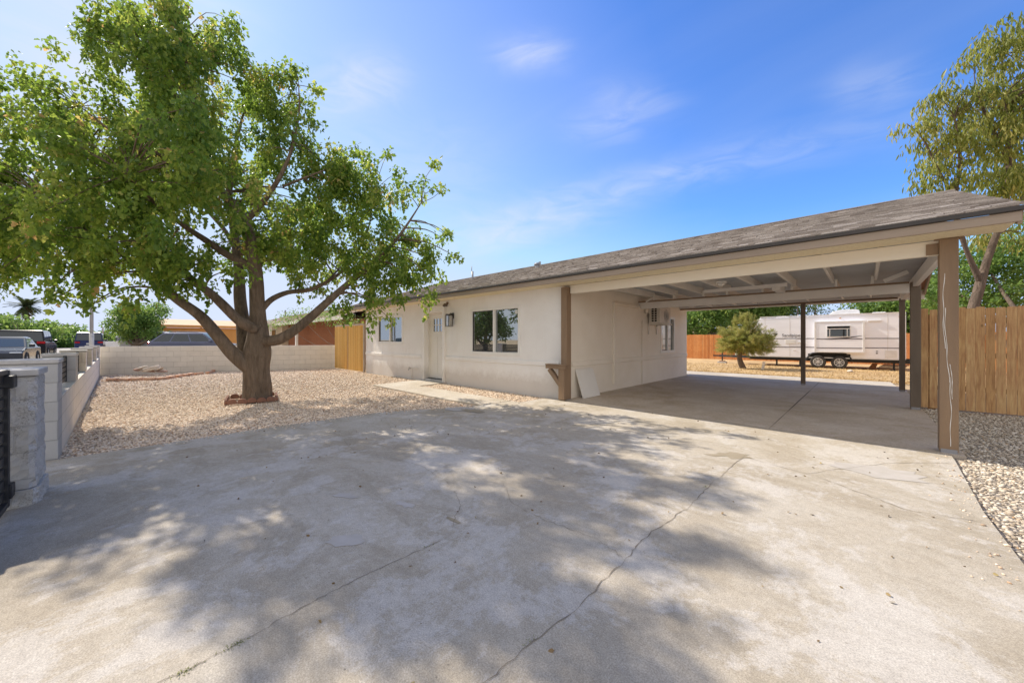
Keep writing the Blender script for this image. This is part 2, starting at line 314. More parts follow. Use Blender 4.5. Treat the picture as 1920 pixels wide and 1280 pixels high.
m_drygrass = pmat('dry_grass_ground', (0.60, 0.42, 0.21), (0.44, 0.29, 0.14), 0.9, 0.95, 0.9, 30, bdist=0.04)
m_asphalt = pmat('old_asphalt', (0.33, 0.30, 0.28), (0.27, 0.25, 0.235), 0.6, 0.9, 0.4, 60)
m_terracotta = pmat('terracotta', (0.30, 0.15, 0.10), (0.20, 0.105, 0.075), 6, 0.9, 0.5, 50)
m_brick = pmat('edging_brick', (0.52, 0.27, 0.16), (0.60, 0.42, 0.30), 5, 0.9, 0.5, 40)
m_stone = pmat('pale_stone', (0.68, 0.62, 0.54), (0.55, 0.47, 0.38), 5, 0.85, 0.5, 25)
m_stone2 = pmat('rusty_stone', (0.42, 0.26, 0.19), (0.32, 0.20, 0.15), 5, 0.85, 0.5, 25)
m_rubber = pmat('rubber', (0.035, 0.033, 0.03), (0.06, 0.055, 0.05), 8, 0.85, 0.2, 60)
m_rim = pmat('rim_metal', (0.55, 0.55, 0.56), (0.48, 0.48, 0.49), 5, 0.3, 0.0, metallic=0.7)
m_chrome = pmat('chrome', (0.6, 0.6, 0.62), None, 5, 0.15, 0.0, metallic=0.9)
m_red = paint('tail_lens', (0.45, 0.01, 0.015), 0.15)
m_lens = glass_mat('head_lens', (0.55, 0.56, 0.58), 0.3)
m_plate = pmat('plate_white', (0.7, 0.7, 0.68), None, 5, 0.4, 0.0)
m_crack = pmat('crack_dirt', (0.28, 0.24, 0.185), (0.15, 0.12, 0.09), 12, 0.95, 0.3, 60)
m_joint = pmat('joint_dark', (0.10, 0.085, 0.07), (0.16, 0.135, 0.11), 12, 0.95, 0.2, 60)
m_patch = pmat('pale_patch', (0.47, 0.435, 0.40), (0.41, 0.375, 0.33), 6, 0.9, 0.2, 60)
m_dampp = pmat('brown_patch', (0.28, 0.235, 0.16), (0.33, 0.28, 0.21), 6, 0.85, 0.2, 60)
m_trailer = pmat('trailer_skin', (0.90, 0.90, 0.95), (0.85, 0.85, 0.90), 0.8, 0.35, 0.05, 20, stretch=(1, 1, 4))
m_trailer2 = pmat('trailer_trim', (0.82, 0.80, 0.78), None, 2, 0.35, 0.0)
m_stripe = pmat('stripe_grey', (0.10, 0.09, 0.10), None, 3, 0.4, 0.0)
m_brownwall = block_mat('brown_block', (0.29, 0.115, 0.055), (0.265, 0.105, 0.05), (0.23, 0.09, 0.045), 0.4, 0.2, 0.005, 0.3)
m_tan = pmat('tan_stucco', (0.62, 0.50, 0.36), (0.55, 0.44, 0.31), 1, 0.9, 0.4, 50)
m_orange = pmat('orange_stucco', (0.72, 0.36, 0.11), (0.64, 0.31, 0.10), 1, 0.9, 0.3, 50)
m_peach = pmat('peach_roof', (0.66, 0.47, 0.30), (0.58, 0.40, 0.26), 1, 0.9, 0.3, 30)
m_galv = pmat('galvanised', (0.34, 0.34, 0.36), (0.27, 0.27, 0.29), 3, 0.5, 0.1, 40, metallic=0.3)
m_weed = leaf_mat('weed_leaf', [(0, (0.10, 0.14, 0.03)), (1, (0.2, 0.22, 0.06))], 0.3)
m_deadleaf = rnd_mat('dead_leaf', [(0, (0.12, 0.08, 0.04)), (0.6, (0.22, 0.15, 0.08)), (1, (0.34, 0.27, 0.13))], 0.8, 0.0)

def shingle_mat(name, cols):
    m, t, b = mat_base(name)
    a = t.nodes.new('ShaderNodeAttribute'); a.attribute_name = 'rnd'
    o = t.nodes.new('ShaderNodeTexCoord').outputs['Object']
    nz = noise(t, o, 90, 4, 0.75); nz2 = noise(t, o, 1.4, 4, 0.6)
    c = ramp(t, a.outputs['Fac'], cols)
    c = mix(t, 0.45, c, ramp(t, nz, [(0.32, (0.15, 0.15, 0.15)), (0.68, (0.85, 0.85, 0.85))]), 'OVERLAY')
    c = mix(t, 0.2, c, ramp(t, nz2, [(0.3, (0.3, 0.3, 0.3)), (0.7, (0.7, 0.7, 0.7))]), 'OVERLAY')
    lk(t, c, b.inputs['Base Color']); b.inputs['Roughness'].default_value = 0.95; b.inputs['Specular IOR Level'].default_value = 0.15
    bump(t, b, nz, 0.5, 0.006)
    return m
m_shingle = shingle_mat('shingle', [(0.0, (0.27, 0.235, 0.21)), (0.4, (0.37, 0.33, 0.30)), (0.75, (0.44, 0.40, 0.365)), (1.0, (0.52, 0.475, 0.44))])
m_shingle2 = shingle_mat('shingle_pink', [(0.0, (0.34, 0.25, 0.20)), (0.5, (0.42, 0.33, 0.27)), (1.0, (0.48, 0.39, 0.33))])

# ------------------------------------------------------------------ mesh tools
class MB:
    def __init__(s): s.v = []; s.f = []; s.m = []; s.r = []
    def add(s, verts, faces, mi=0, r=0.5):
        n = len(s.v); s.v.extend([tuple(v) for v in verts])
        for f in faces: s.f.append([i + n for i in f]); s.m.append(mi); s.r.append(r)
        return s
    def box(s, x0, x1, y0, y1, z0, z1, mi=0, M_=None, r=0.5):
        vs = [Vector((x, y, z)) for z in (z0, z1) for y in (y0, y1) for x in (x0, x1)]
        if M_ is not None: vs = [M_ @ v for v in vs]
        return s.add(vs, [(0, 2, 3, 1), (4, 5, 7, 6), (0, 1, 5, 4), (2, 6, 7, 3), (0, 4, 6, 2), (1, 3, 7, 5)], mi, r)
    def beam(s, a, b, w, h, mi=0, up=Vector((0, 0, 1)), r=0.5):
        a = Vector(a); b = Vector(b); d = (b - a); L = d.length; d.normalize()
        if abs(d.dot(up)) > 0.98: up = Vector((0, 1, 0))
        side = d.cross(up).normalized(); u = side.cross(d).normalized()
        M_ = Matrix((( d.x, side.x, u.x, a.x), (d.y, side.y, u.y, a.y), (d.z, side.z, u.z, a.z), (0, 0, 0, 1)))
        return s.box(0, L, -w / 2, w / 2, -h / 2, h / 2, mi, M_, r)
    def prism(s, poly, axis, a, b, mi=0, r=0.5):
        # poly of 2D points; axis = extrusion axis
        def mk(p, t):
            return {'x': (t, p[0], p[1]), 'y': (p[0], t, p[1]), 'z': (p[0], p[1], t)}[axis]
        n = len(poly); vs = [mk(p, a) for p in poly] + [mk(p, b) for p in poly]
        fs = [tuple(range(n))[::-1], tuple(range(n, 2 * n))] + [(i, (i + 1) % n, (i + 1) % n + n, i + n) for i in range(n)]
        return s.add(vs, fs, mi, r)
    def tube(s, pts, rad, seg=12, mi=0, cap=True, wob=0.0, r=0.5, rng=random):
        pts = [Vector(p) for p in pts]; rings = []
        if not hasattr(rad, '__len__'): rad = [rad] * len(pts)
        base = len(s.v); prev = None
        ph = [rng.uniform(0, 6.28) for _ in range(3)]
        for i, p in enumerate(pts):
            t = (pts[min(i + 1, len(pts) - 1)] - pts[max(i - 1, 0)]).normalized()
            if prev is None:
                ref = Vector((0, 0, 1)) if abs(t.z) < 0.9 else Vector((1, 0, 0)); u = t.cross(ref).normalized()
            else:
                u = (prev - t * prev.dot(t)).normalized()
            prev = u; w = t.cross(u)
            for k in range(seg):
                a = 2 * math.pi * k / seg
                rr = rad[i] * (1 + wob * (math.sin(3 * a + ph[0] + i * .25) * .5 + math.sin(5 * a + ph[1] - i * .35) * .35 + math.sin(2 * a + ph[2] + i * .6) * .4))
                s.v.append(tuple(p + u * math.cos(a) * rr + w * math.sin(a) * rr))
        for i in range(len(pts) - 1):
            for k in range(seg):
                a = base + i * seg + k; b = base + i * seg + (k + 1) % seg
                s.f.append([a, b, b + seg, a + seg]); s.m.append(mi); s.r.append(r)
        if cap:
            s.f.append([base + k for k in range(seg)][::-1]); s.m.append(mi); s.r.append(r)
            e = base + (len(pts) - 1) * seg
            s.f.append([e + k for k in range(seg)]); s.m.append(mi); s.r.append(r)
        return s
    def cyl(s, c, axis, r0, h, seg=24, mi=0, r1=None):
        c = Vector(c); d = {'x': Vector((1, 0, 0)), 'y': Vector((0, 1, 0)), 'z': Vector((0, 0, 1))}[axis]
        return s.tube([c - d * h / 2, c + d * h / 2], [r0, r0 if r1 is None else r1], seg, mi)
    def build(s, name, mats, parent=None, bevel=0.0, smooth=False, rnd=False, loc=None, rot=None, kind=None):
        me = bpy.data.meshes.new(name); me.from_pydata(s.v, [], s.f)
        if not isinstance(mats, (list, tuple)): mats = [mats]
        for m in mats: me.materials.append(m)
        me.polygons.foreach_set('material_index', s.m)
        if rnd:
            a = me.attributes.new('rnd', 'FLOAT', 'FACE'); a.data.foreach_set('value', s.r)
        bm = bmesh.new(); bm.from_mesh(me); bmesh.ops.recalc_face_normals(bm, faces=bm.faces); bm.to_mesh(me); bm.free()
        if smooth: me.polygons.foreach_set('use_smooth', [True] * len(me.polygons))
        me.update()
        o = bpy.data.objects.new(name, me); COL.objects.link(o)
        if parent is not None: o.parent = parent
        if loc is not None: o.location = loc
        if rot is not None: o.rotation_euler = rot
        if bevel:
            b = o.modifiers.new('bevel', 'BEVEL'); b.width = bevel; b.segments = 2; b.limit_method = 'ANGLE'; b.angle_limit = R(40)
        if smooth and not rnd:
            pass
        if kind: o['kind'] = kind
        return o
def thing(name, label, cat, loc=(0, 0, 0), rz=0.0, group=None):
    o = bpy.data.objects.new(name, None); COL.objects.link(o); o.location = loc; o.rotation_euler = (0, 0, rz)
    o.empty_display_size = 0.2
    return tag(o, label, cat, group)
def tag(o, label, cat, group=None):
    o['label'] = label; o['category'] = cat
    if group: o['group'] = group
    return o
def np_mesh(name, V, Fc, nper, rnd, mat, parent=None, smooth=False, loc=None):
    """V (n,3), faces list-array (m,k) all same size k, rnd per face"""
    me = bpy.data.meshes.new(name)
    me.vertices.add(len(V)); me.vertices.foreach_set('co', V.astype(np.float32).ravel())
    m_, k = Fc.shape
    me.loops.add(m_ * k); me.loops.foreach_set('vertex_index', Fc.astype(np.int32).ravel())
    me.polygons.add(m_); me.polygons.foreach_set('loop_start', np.arange(0, m_ * k, k, dtype=np.int32))
    me.polygons.foreach_set('loop_total', np.full(m_, k, dtype=np.int32)) if hasattr(me.polygons[0], 'loop_total') else None
    if smooth: me.polygons.foreach_set('use_smooth', np.ones(m_, dtype=bool))
    me.materials.append(mat)
    a = me.attributes.new('rnd', 'FLOAT', 'FACE'); a.data.foreach_set('value', rnd.astype(np.float32))
    me.update(calc_edges=True); me.validate()
    o = bpy.data.objects.new(name, me); COL.objects.link(o)
    if parent is not None: o.parent = parent
    if loc is not None: o.location = loc
    return o
rg = np.random.default_rng(11)
def rot_frames(n, dirs, spin):
    """frames with y axis along dirs"""
    d = dirs / (np.linalg.norm(dirs, axis=1, keepdims=True) + 1e-9)
    ref = rg.normal(size=(n, 3)); x = np.cross(d, ref); x /= (np.linalg.norm(x, axis=1, keepdims=True) + 1e-9)
    z = np.cross(x, d)
    return x, d, z
LEAF = {  # template verts, faces (equal-length)
 'lobed': (np.array([(0, 0, 0), (.22, .02, .05), (.44, .20, .09), (.20, .42, .04), (.30, .62, .08), (0, 1, -.06), (-.22, .02, .05), (-.44, .20, .09), (-.20, .42, .04), (-.30, .62, .08)]),
           np.array([(0, 1, 2, 3, 4, 5), (0, 5, 9, 8, 7, 6)])),
 'oval': (np.array([(0, 0, 0), (.26, .32, .05), (.20, .72, .04), (0, 1, -.05), (-.26, .32, .05), (-.20, .72, .04)]), np.array([(0, 1, 2, 3), (0, 3, 5, 4)])),
 'long': (np.array([(0, 0, 0), (.11, .35, .03), (.09, .7, .02), (0, 1, -.05), (-.11, .35, .03), (-.09, .7, .02)]), np.array([(0, 1, 2, 3), (0, 3, 5, 4)])),
 'needle': (np.array([(0.02, 0, 0), (0.03, 1, 0), (-0.03, 1, 0.01), (-.02, 0, 0)]), np.array([(0, 1, 2, 3)])),
}
def leaves(name, pos, dirs, size, kind, mat, parent=None, rnd=None):
    T, FT = LEAF[kind]; n = len(pos); k = len(T)
    x, y, z = rot_frames(n, dirs, 0)
    V = pos[:, None, :] + size[:, None, None] * (T[None, :, 0, None] * x[:, None, :] + T[None, :, 1, None] * y[:, None, :] + T[None, :, 2, None] * z[:, None, :])
    V = V.reshape(-1, 3)
    Fc = (FT[None] + (np.arange(n) * k)[:, None, None]).reshape(-1, FT.shape[1])
    if rnd is None: rnd = rg.random(n)
    return np_mesh(name, V, Fc, 0, np.repeat(rnd, len(FT)), mat, parent)
def sph(n):
    v = rg.normal(size=(n, 3)); v /= np.linalg.norm(v, axis=1, keepdims=True); return v
CR = np.array((cy, sy, 0.0)); CF = np.array((-sy, cy, 0.0)); CU = np.array((0, 0, 1.0))
def lobe_points(lobes, per_m3, shell=0.55):
    """cluster centres in ellipsoid lobes; lobe=(centre, r_lateral, r_depth, r_up)"""
    out = []
    for c, a, b_, h in lobes:
        n = max(3, int(per_m3 * a * b_ * h * 4.19))
        rr = (shell + (1 - shell) * rg.random(n)) ; rr = np.where(rg.random(n) < 0.3, rr * rg.random(n), rr)
        s = sph(n) * rr[:, None]
        out.append(np.array(c)[None] + s[:, 0, None] * a * CR + s[:, 1, None] * b_ * CF + s[:, 2, None] * h * CU)
    return np.vstack(out)
def cluster_leaves(centres, n_each, rad, lsize, droop=0.5, var=0.35, elong=(1, 1, 1)):
    n = len(centres); N_ = n * n_each
    c = np.repeat(centres, n_each, axis=0)
    off = sph(N_) * (rg.random(N_) ** 0.5)[:, None] * rad * np.array(elong)
    pos = c + off
    d = sph(N_) * 0.9 + off / rad * 0.7; d[:, 2] -= droop
    size = lsize * (1 + var * rg.uniform(-1, 1, N_))
    tone = np.clip(np.repeat(rg.normal(0.42, 0.16, n), n_each) + rg.normal(0, 0.17, N_), 0, 1)
    return pos, d, size, tone

ico = None
def ico_template():
    bm = bmesh.new(); bmesh.ops.create_icosphere(bm, subdivisions=1, radius=1)
    V = np.array([v.co[:] for v in bm.verts]); Fc = np.array([[v.index for v in f.verts] for f in bm.faces]); bm.free(); return V, Fc
IV, IF = ico_template()
def pebbles(name, xy, z, size, mat, flat=0.62):
    n = len(xy); S = size[:, None] * np.stack([rg.uniform(.75, 1.35, n), rg.uniform(.6, 1.0, n), flat * rg.uniform(.7, 1.2, n)], 1)
    V = IV[None] * (1 + 0.22 * rg.uniform(-1, 1, (n, len(IV), 1)))
    V = V * S[:, None, :]
    a = rg.uniform(0, 6.28, n); tx = rg.normal(0, .35, n)
    ct, stt = np.cos(tx)[:, None], np.sin(tx)[:, None]
    y, z_ = V[:, :, 1] * ct - V[:, :, 2] * stt, V[:, :, 1] * stt + V[:, :, 2] * ct
    ca, sa = np.cos(a)[:, None], np.sin(a)[:, None]
    X = V[:, :, 0] * ca - y * sa; Y = V[:, :, 0] * sa + y * ca
    W = np.stack([X + xy[:, 0:1], Y + xy[:, 1:2], z_ + (z + size * 0.25)[:, None]], 2).reshape(-1, 3)
    Fc = (IF[None] + (np.arange(n) * len(IV))[:, None, None]).reshape(-1, 3)
    return np_mesh(name, W, Fc, 0, np.repeat(rg.random(n), len(IF)), mat)

# ------------------------------------------------------------------ setting
def sheet(name, polys, mat, kind='structure', rnd=False):
    b = MB()
    for p in polys: b.add(p, [tuple(range(len(p)))])
    return b.build(name, mat, kind=kind)
def gz(y):
    return -0.06 if y <= 15.6 else (-0.06 - 0.27 * min(1, (y - 15.6) / 4.0))
ys = [-900, -60, 0, 15.6, 17, 18.3, 19.6, 40, 900]
b = MB()
for i in range(len(ys) - 1):
    a, c = ys[i], ys[i + 1]
    b.add([(-900, a, gz(a)), (900, a, gz(a)), (900, c, gz(c)), (-900, c, gz(c))], [(0, 1, 2, 3)])
b.build('ground', m_dirt, kind='structure')
b = MB()
yy = [15.62, 16.5, 17.5, 18.5, 19.6, 24, 28, 34]; nx = 30
for i in range(len(yy) - 1):
    for k in range(nx):
        x0, x1 = -22 + k * 1.2, -22 + (k + 1) * 1.2
        b.add([(x0, yy[i], gz(yy[i]) + .012), (x1, yy[i], gz(yy[i]) + .012), (x1, yy[i + 1], gz(yy[i + 1]) + .012), (x0, yy[i + 1], gz(yy[i + 1]) + .012)], [(0, 1, 2, 3)])
b.build('back_yard_ground', m_drygrass, kind='structure')
# dry tufts in the back yard
n = 9000
xy = np.stack([rg.uniform(-9, 2.6, n), 15.8 + 10.8 * rg.random(n) ** 1.2], 1)
zt = np.array([gz(v) for v in xy[:, 1]])
m_drytuft = rnd_mat('dry_tuft', [(0, (0.36, 0.24, 0.11)), (0.6, (0.54, 0.38, 0.18)), (1, (0.64, 0.49, 0.26))], 0.9, 0.0)
dd = sph(n) * .9; dd[:, 2] = np.abs(dd[:, 2]) + .4
o = leaves('dry_grass', np.column_stack([xy, zt + .012]), dd, rg.uniform(.04, .10, n), 'long', m_drytuft); o['kind'] = 'stuff'

# street and pavement beyond the low wall
sheet('road', [[(-400, -13, -.048), (60, -13, -.048), (60, -3.0, -.048), (-400, -3.0, -.048)]], m_asphalt)
b = MB(); b.box(-400, -6.2, -3.0, -2.85, -.2, .0); b.build('kerb', m_walk, kind='structure')
b = MB(); b.box(-400, -6.2, -2.845, -1.4, -.2, -.002); b.build('pavement', m_walk, kind='structure')
sheet('neighbour_drive', [[(-46, -1.3, -.04), (-21.2, -1.3, -.04), (-18.6, 7.2, -.04), (-46, 7.2, -.04)]], m_walk)
# driveway slab (front), carport slab, rear patio strip, walk
b = MB()
drive = [(-6.08, -6.5), (0.66, -6.5), (0.64, 3.3), (0.62, 4.3), (0.67, 5.9), (0.67, 6.18), (-4.95, 6.18), (-4.95, 5.42), (-5.2, 5.38), (-5.28, 4.62), (-5.5, 3.98), (-5.75, 3.6), (-6.02, 3.0), (-6.12, 1.2), (-6.08, 0.2)]
b.prism(drive, 'z', -0.12, 0.0)
b.build('driveway', [m_drive, m_crack], kind='structure')
b = MB(); b.prism([(-4.6, 6.184), (0.78, 6.184), (0.74, 9.7), (0.72, 14.2), (-4.6, 14.2)], 'z', -0.12, 0.003); b.build('carport_slab', m_port, kind='structure')
b = MB(); b.prism([(-14.0, 14.21), (0.62, 14.21), (0.55, 15.7), (-14.0, 15.5)], 'z', -0.13, -0.012); b.build('rear_patio_strip', m_walk, kind='structure')
b = MB(); b.prism([(-9.75, 4.62), (-8.7, 4.62), (-6.3, 4.58), (-5.29, 4.66), (-5.21, 5.38), (-8.7, 5.42), (-8.78, 6.28), (-9.95, 6.28), (-9.9, 5.3)], 'z', -0.12, 0.004); b.build('front_walk', m_walk, kind='structure')
# gravel beds
sheet('gravel_yard', [[(-21.3, -0.8, -.03), (-6.0, -.62, -.03), (-6.0, 3.1, -.03), (-5.2, 4.3, -.03), (-5.2, 4.7, -.03), (-9.7, 4.7, -.03), (-9.8, 6.29, -.03), (-16.9, 6.29, -.03)],
                      [(-8.8, 5.40, -.03), (-4.94, 5.36, -.03), (-4.94, 6.29, -.03), (-8.8, 6.29, -.03)]], m_gravel)
sheet('side_gravel', [[(0.6, -1.5, -.03), (7.5, -1.5, -.03), (7.5, 10.3, -.03), (0.6, 10.3, -.03)]], m_gravel2)
def inpoly(pts, poly):
    x, y = pts[:, 0], pts[:, 1]; ins = np.zeros(len(pts), bool); n = len(poly)
    for i in range(n):
        x0, y0 = poly[i]; x1, y1 = poly[(i + 1) % n]
        c = ((y0 > y) != (y1 > y)) & (x < (x1 - x0) * (y - y0) / (y1 - y0 + 1e-12) + x0); ins ^= c
    return ins
yard = [(-19.6, -0.7), (-6.12, -.55), (-6.12, 1.2), (-6.04, 3.0), (-5.75, 3.65), (-5.4, 4.15), (-5.3, 4.58), (-9.8, 4.6), (-9.95, 6.25), (-16.8, 6.2)]
n = 190000; xy = np.stack([rg.uniform(-19.6, -5.2, n), rg.uniform(-.7, 6.3, n)], 1)
dpt = xy @ CF[:2]
keep = inpoly(xy, yard) & (rg.random(n) < np.clip((10.5 - dpt) / 4.5, 0.25, 1))
dt = np.hypot(xy[:, 0] + 9.2, xy[:, 1] - 1.76); keep &= dt > .42
xy = xy[keep]
strip = np.stack([rg.uniform(-8.75, -4.98, 3500), rg.uniform(5.44, 6.27, 3500)], 1)
xy = np.vstack([xy, strip]); dpt = xy @ CF[:2]
sz = rg.uniform(.009, .021, len(xy)) * np.clip(dpt / 8, .92, 1.3)
o = pebbles('loose_gravel', xy, np.full(len(xy), -.03), sz, m_pebble); o['kind'] = 'stuff'
n = 34000; xy = np.stack([rg.uniform(0.64, 3.6, n), rg.uniform(1.2, 10.2, n)], 1)
edge = np.interp(xy[:, 1], [0, 3.3, 4.3, 5.9, 6.2, 9.7, 10.3], [.64, .64, .62, .67, .78, .74, .74])
keep = (xy[:, 0] > edge + .012) & (xy[:, 1] > xy[:, 0] * 1.15 + .2)
xy = xy[keep]; sz = .008 + .013 * rg.random(len(xy)) ** 1.8
o = pebbles('loose_side_gravel', xy, np.full(len(xy), -.03), sz, m_pebble2); o['kind'] = 'stuff'

# stray stones kicked onto the concrete
n = 420; t_ = rg.random(n); k_ = rg.integers(0, 4, n)
E_ = [((-6.08, 0.2), (-6.02, 3.0), (1, 0)), ((0.64, 2.4), (0.67, 6.1), (-1, 0)), ((-6.0, 3.05), (-5.3, 4.5), (1, -.5)), ((-8.7, 5.42), (-5.0, 5.38), (0, -1))]
st_ = np.array([[E_[k][0][0] + (E_[k][1][0] - E_[k][0][0]) * u + E_[k][2][0] * q, E_[k][0][1] + (E_[k][1][1] - E_[k][0][1]) * u + E_[k][2][1] * q] for k, u, q in zip(k_, t_, np.abs(rg.normal(0, .09, n)) + .01)])
o = pebbles('stray_stones', st_, np.full(n, .001), .004 + .010 * rg.random(n) ** 2, m_pebble); o['kind'] = 'stuff'
# cracks and joints of the slabs
def ribbon(b, pts, w, z, jit=0.012, sub=8, r=0.5):
    P_ = []
    for (a, c) in zip(pts[:-1], pts[1:]):
        for k in range(sub):
            t = k / sub; P_.append((a[0] + (c[0] - a[0]) * t + random.uniform(-jit, jit), a[1] + (c[1] - a[1]) * t + random.uniform(-jit, jit)))
    P_.append(pts[-1])
    L = []; Rr = []
    for i, p in enumerate(P_):
        q = P_[min(i + 1, len(P_) - 1)]; o_ = P_[max(i - 1, 0)]
        dx, dy = q[0] - o_[0], q[1] - o_[1]; l = math.hypot(dx, dy) + 1e-9
        ww = w * random.uniform(.25, 1.3) * (0.25 if i in (0, len(P_) - 1) else 1)
        L.append((p[0] - dy / l * ww / 2, p[1] + dx / l * ww / 2, z)); Rr.append((p[0] + dy / l * ww / 2, p[1] - dx / l * ww / 2, z))
    n = len(P_); b.add(L + Rr, [(i, i + 1, n + i + 1, n + i) for i in range(n - 1)], 0, r)
b = MB()
ribbon(b, [(-.93, 4.58), (-.96, 3.6), (-.95, 2.9), (-1.0, 2.3), (-.98, 1.94), (-.97, 1.35), (-1.0, .9), (-1.0, .1)], .0045, .003, .010, 12)
ribbon(b, [(-2.27, 2.26), (-1.95, 2.02), (-1.71, 1.99), (-1.48, 2.0), (-1.21, 2.03), (-1.0, 1.96)], .0035, .0034, .012, 8)
ribbon(b, [(-2.45, 1.87), (-2.2, 1.72), (-1.97, 1.48)], .0035, .003, .012, 8)
ribbon(b, [(-1.0, 4.58), (-.4, 4.36), (.15, 5.3), (.65, 5.8)], .005, .003, .012, 8)
ribbon(b, [(-.33, 4.36), (-.07, 4.16), (.22, 3.95), (.57, 4.05)], .005, .003, .010, 8)
ribbon(b, [(-5.9, 1.6), (-5.0, 1.9), (-4.2, 1.75), (-3.2, 2.0), (-2.5, 1.9)], .003, .003, .012, 9)
ribbon(b, [(-4.9, .4), (-4.3, 1.1), (-4.1, 2.4), (-4.35, 3.6)], .003, .003, .012, 9)
b.build('slab_cracks', m_crack, kind='structure')
b = MB()
ribbon(b, [(-.97, 6.2), (-.97, 14.15)], .016, .006, .001, 10)
ribbon(b, [(-4.5, 12.75), (-.98, 12.95)], .010, .0055, .004, 10)
ribbon(b, [(-4.9, 6.19), (.7, 6.19)], .006, .0065, .003, 12)
ribbon(b, [(-1.9, 1.4), (-1.91, .9), (-1.9, .6), (-1.86, .3), (-1.85, .1), (-1.85, -1)], .0035, .003, .008, 10)
b.build('slab_joints', m_joint, kind='structure')
def blob(b, cx, cy_, rx, ry, z, n=18, rot=0.0, jag=.25):
    pts = []
    for i in range(n):
        a = 2 * math.pi * i / n; k = 1 + random.uniform(-jag, jag)
        x, y = rx * k * math.cos(a), ry * k * math.sin(a)
        pts.append((cx + x * math.cos(rot) - y * math.sin(rot), cy_ + x * math.sin(rot) + y * math.cos(rot), z))
    b.add(pts, [tuple(range(n))])
b = MB(); blob(b, -2.33, .93, .11, .07, .0025, 14, .7, .18); blob(b, -2.5, 1.45, .09, .04, .0025, 14, .2, .4); blob(b, -5.25, 4.1, .28, .18, .006, 16, .5, .15); blob(b, .1, 4.9, .35, .2, .0025, 20, .4, .3); blob(b, -3.0, 1.2, .12, .05, .0025, 12, .5, .5)
b.build('pale_slab_patches', m_patch, kind='structure')
b = MB(); blob(b, -2.05, 1.55, .07, .018, .003, 12, 0.05, .2); blob(b, -4.95, 4.15, .26, .10, .008, 18, .2, .2); blob(b, -1.05, 4.5, .2, .1, .0022, 18, .6, .5)
b.build('brown_slab_stains', m_dampp, kind='structure')

# ------------------------------------------------------------------ the house with its carport
house = thing('house', 'single storey white stucco house with brown shingle roof reaching over an open carport', 'house', (-4.5, 6.3, 0))
H0 = Vector((-4.5, 6.3, 0))
def hb(mb, name, mats, **kw):
    o = mb.build(name, mats, None, **kw); o.parent = house; o.location = -H0; return o
def wall_holes(b, along, fixed, u0, u1, z0, z1, holes, th, outward):
    us = sorted({u0, u1, *[h[0] for h in holes], *[h[1] for h in holes]}); zs = sorted({z0, z1, *[h[2] for h in holes], *[h[3] for h in holes]})
    def pt(u, d, z): return (u, fixed + d, z) if along == 'x' else (fixed + d, u, z)
    for i in range(len(us) - 1):
        for j in range(len(zs) - 1):
            mu, mz = (us[i] + us[i + 1]) / 2, (zs[j] + zs[j + 1]) / 2
            if any(h[0] < mu < h[1] and h[2] < mz < h[3] for h in holes): continue
            b.add([pt(us[i], 0, zs[j]), pt(us[i + 1], 0, zs[j]), pt(us[i + 1], 0, zs[j + 1]), pt(us[i], 0, zs[j + 1])], [(0, 1, 2, 3)])
    for h in holes:
        t = -outward * th
        for (a, c) in (((h[0], h[2]), (h[1], h[2])), ((h[1], h[2]), (h[1], h[3])), ((h[1], h[3]), (h[0], h[3])), ((h[0], h[3]), (h[0], h[2]))):
            b.add([pt(a[0], 0, a[1]), pt(c[0], 0, c[1]), pt(c[0], t, c[1]), pt(a[0], t, a[1])], [(0, 1, 2, 3)])
W2 = (-7.56, -5.82, .90, 2.03); W1 = (-12.86, -11.13, 1.14, 2.05); DR = (-9.75, -8.82, 0.07, 2.06)
b = MB(); wall_holes(b, 'x', 6.3, -13.9, -4.6, -.1, 2.42, [W2, W1, DR], .22, -1)
hb(b, 'front_wall', m_stucco)
b = MB(); W3 = (11.24, 12.32, .87, 1.95)
wall_holes(b, 'y', -4.5, 6.38, 13.5, -.1, 2.5, [W3], .12, 1)
b.add([(-4.6, 6.3, -.1), (-4.5, 6.38, -.1), (-4.5, 6.38, 2.42), (-4.6, 6.3, 2.42)], [(0, 1, 2, 3)])
hb(b, 'side_wall', m_stucco_side)
b = MB(); b.add([(-13.9, 6.3, -.1), (-13.9, 13.5, -.1), (-13.9, 13.5, 2.42), (-13.9, 6.3, 2.42)], [(0, 1, 2, 3)])
b.add([(-13.9, 6.3, 2.42), (-13.9, 13.5, 2.42), (-13.9, 9.8, 3.7)], [(0, 1, 2)]); hb(b, 'end_wall', m_stucco)
b = MB(); b.add([(-13.9, 13.5, -.1), (-4.5, 13.5, -.1), (-4.5, 13.5, 2.42), (-13.9, 13.5, 2.42)], [(0, 1, 2, 3)]); hb(b, 'rear_wall', m_stucco)
# raised stucco band along the front and the side
b = MB()
for x0, x1 in ((-13.88, -9.98), (-8.70, -4.66)):
    b.prism([(6.297, .665), (6.278, .68), (6.278, .765), (6.297, .78)], 'x', x0, x1)
hb(b, 'stucco_band', m_stucco)
b = MB(); b.prism([(-4.498, .665), (-4.478, .68), (-4.478, .765), (-4.498, .78)], 'y', 6.5, 13.49); hb(b, 'stucco_band', m_stucco_side)
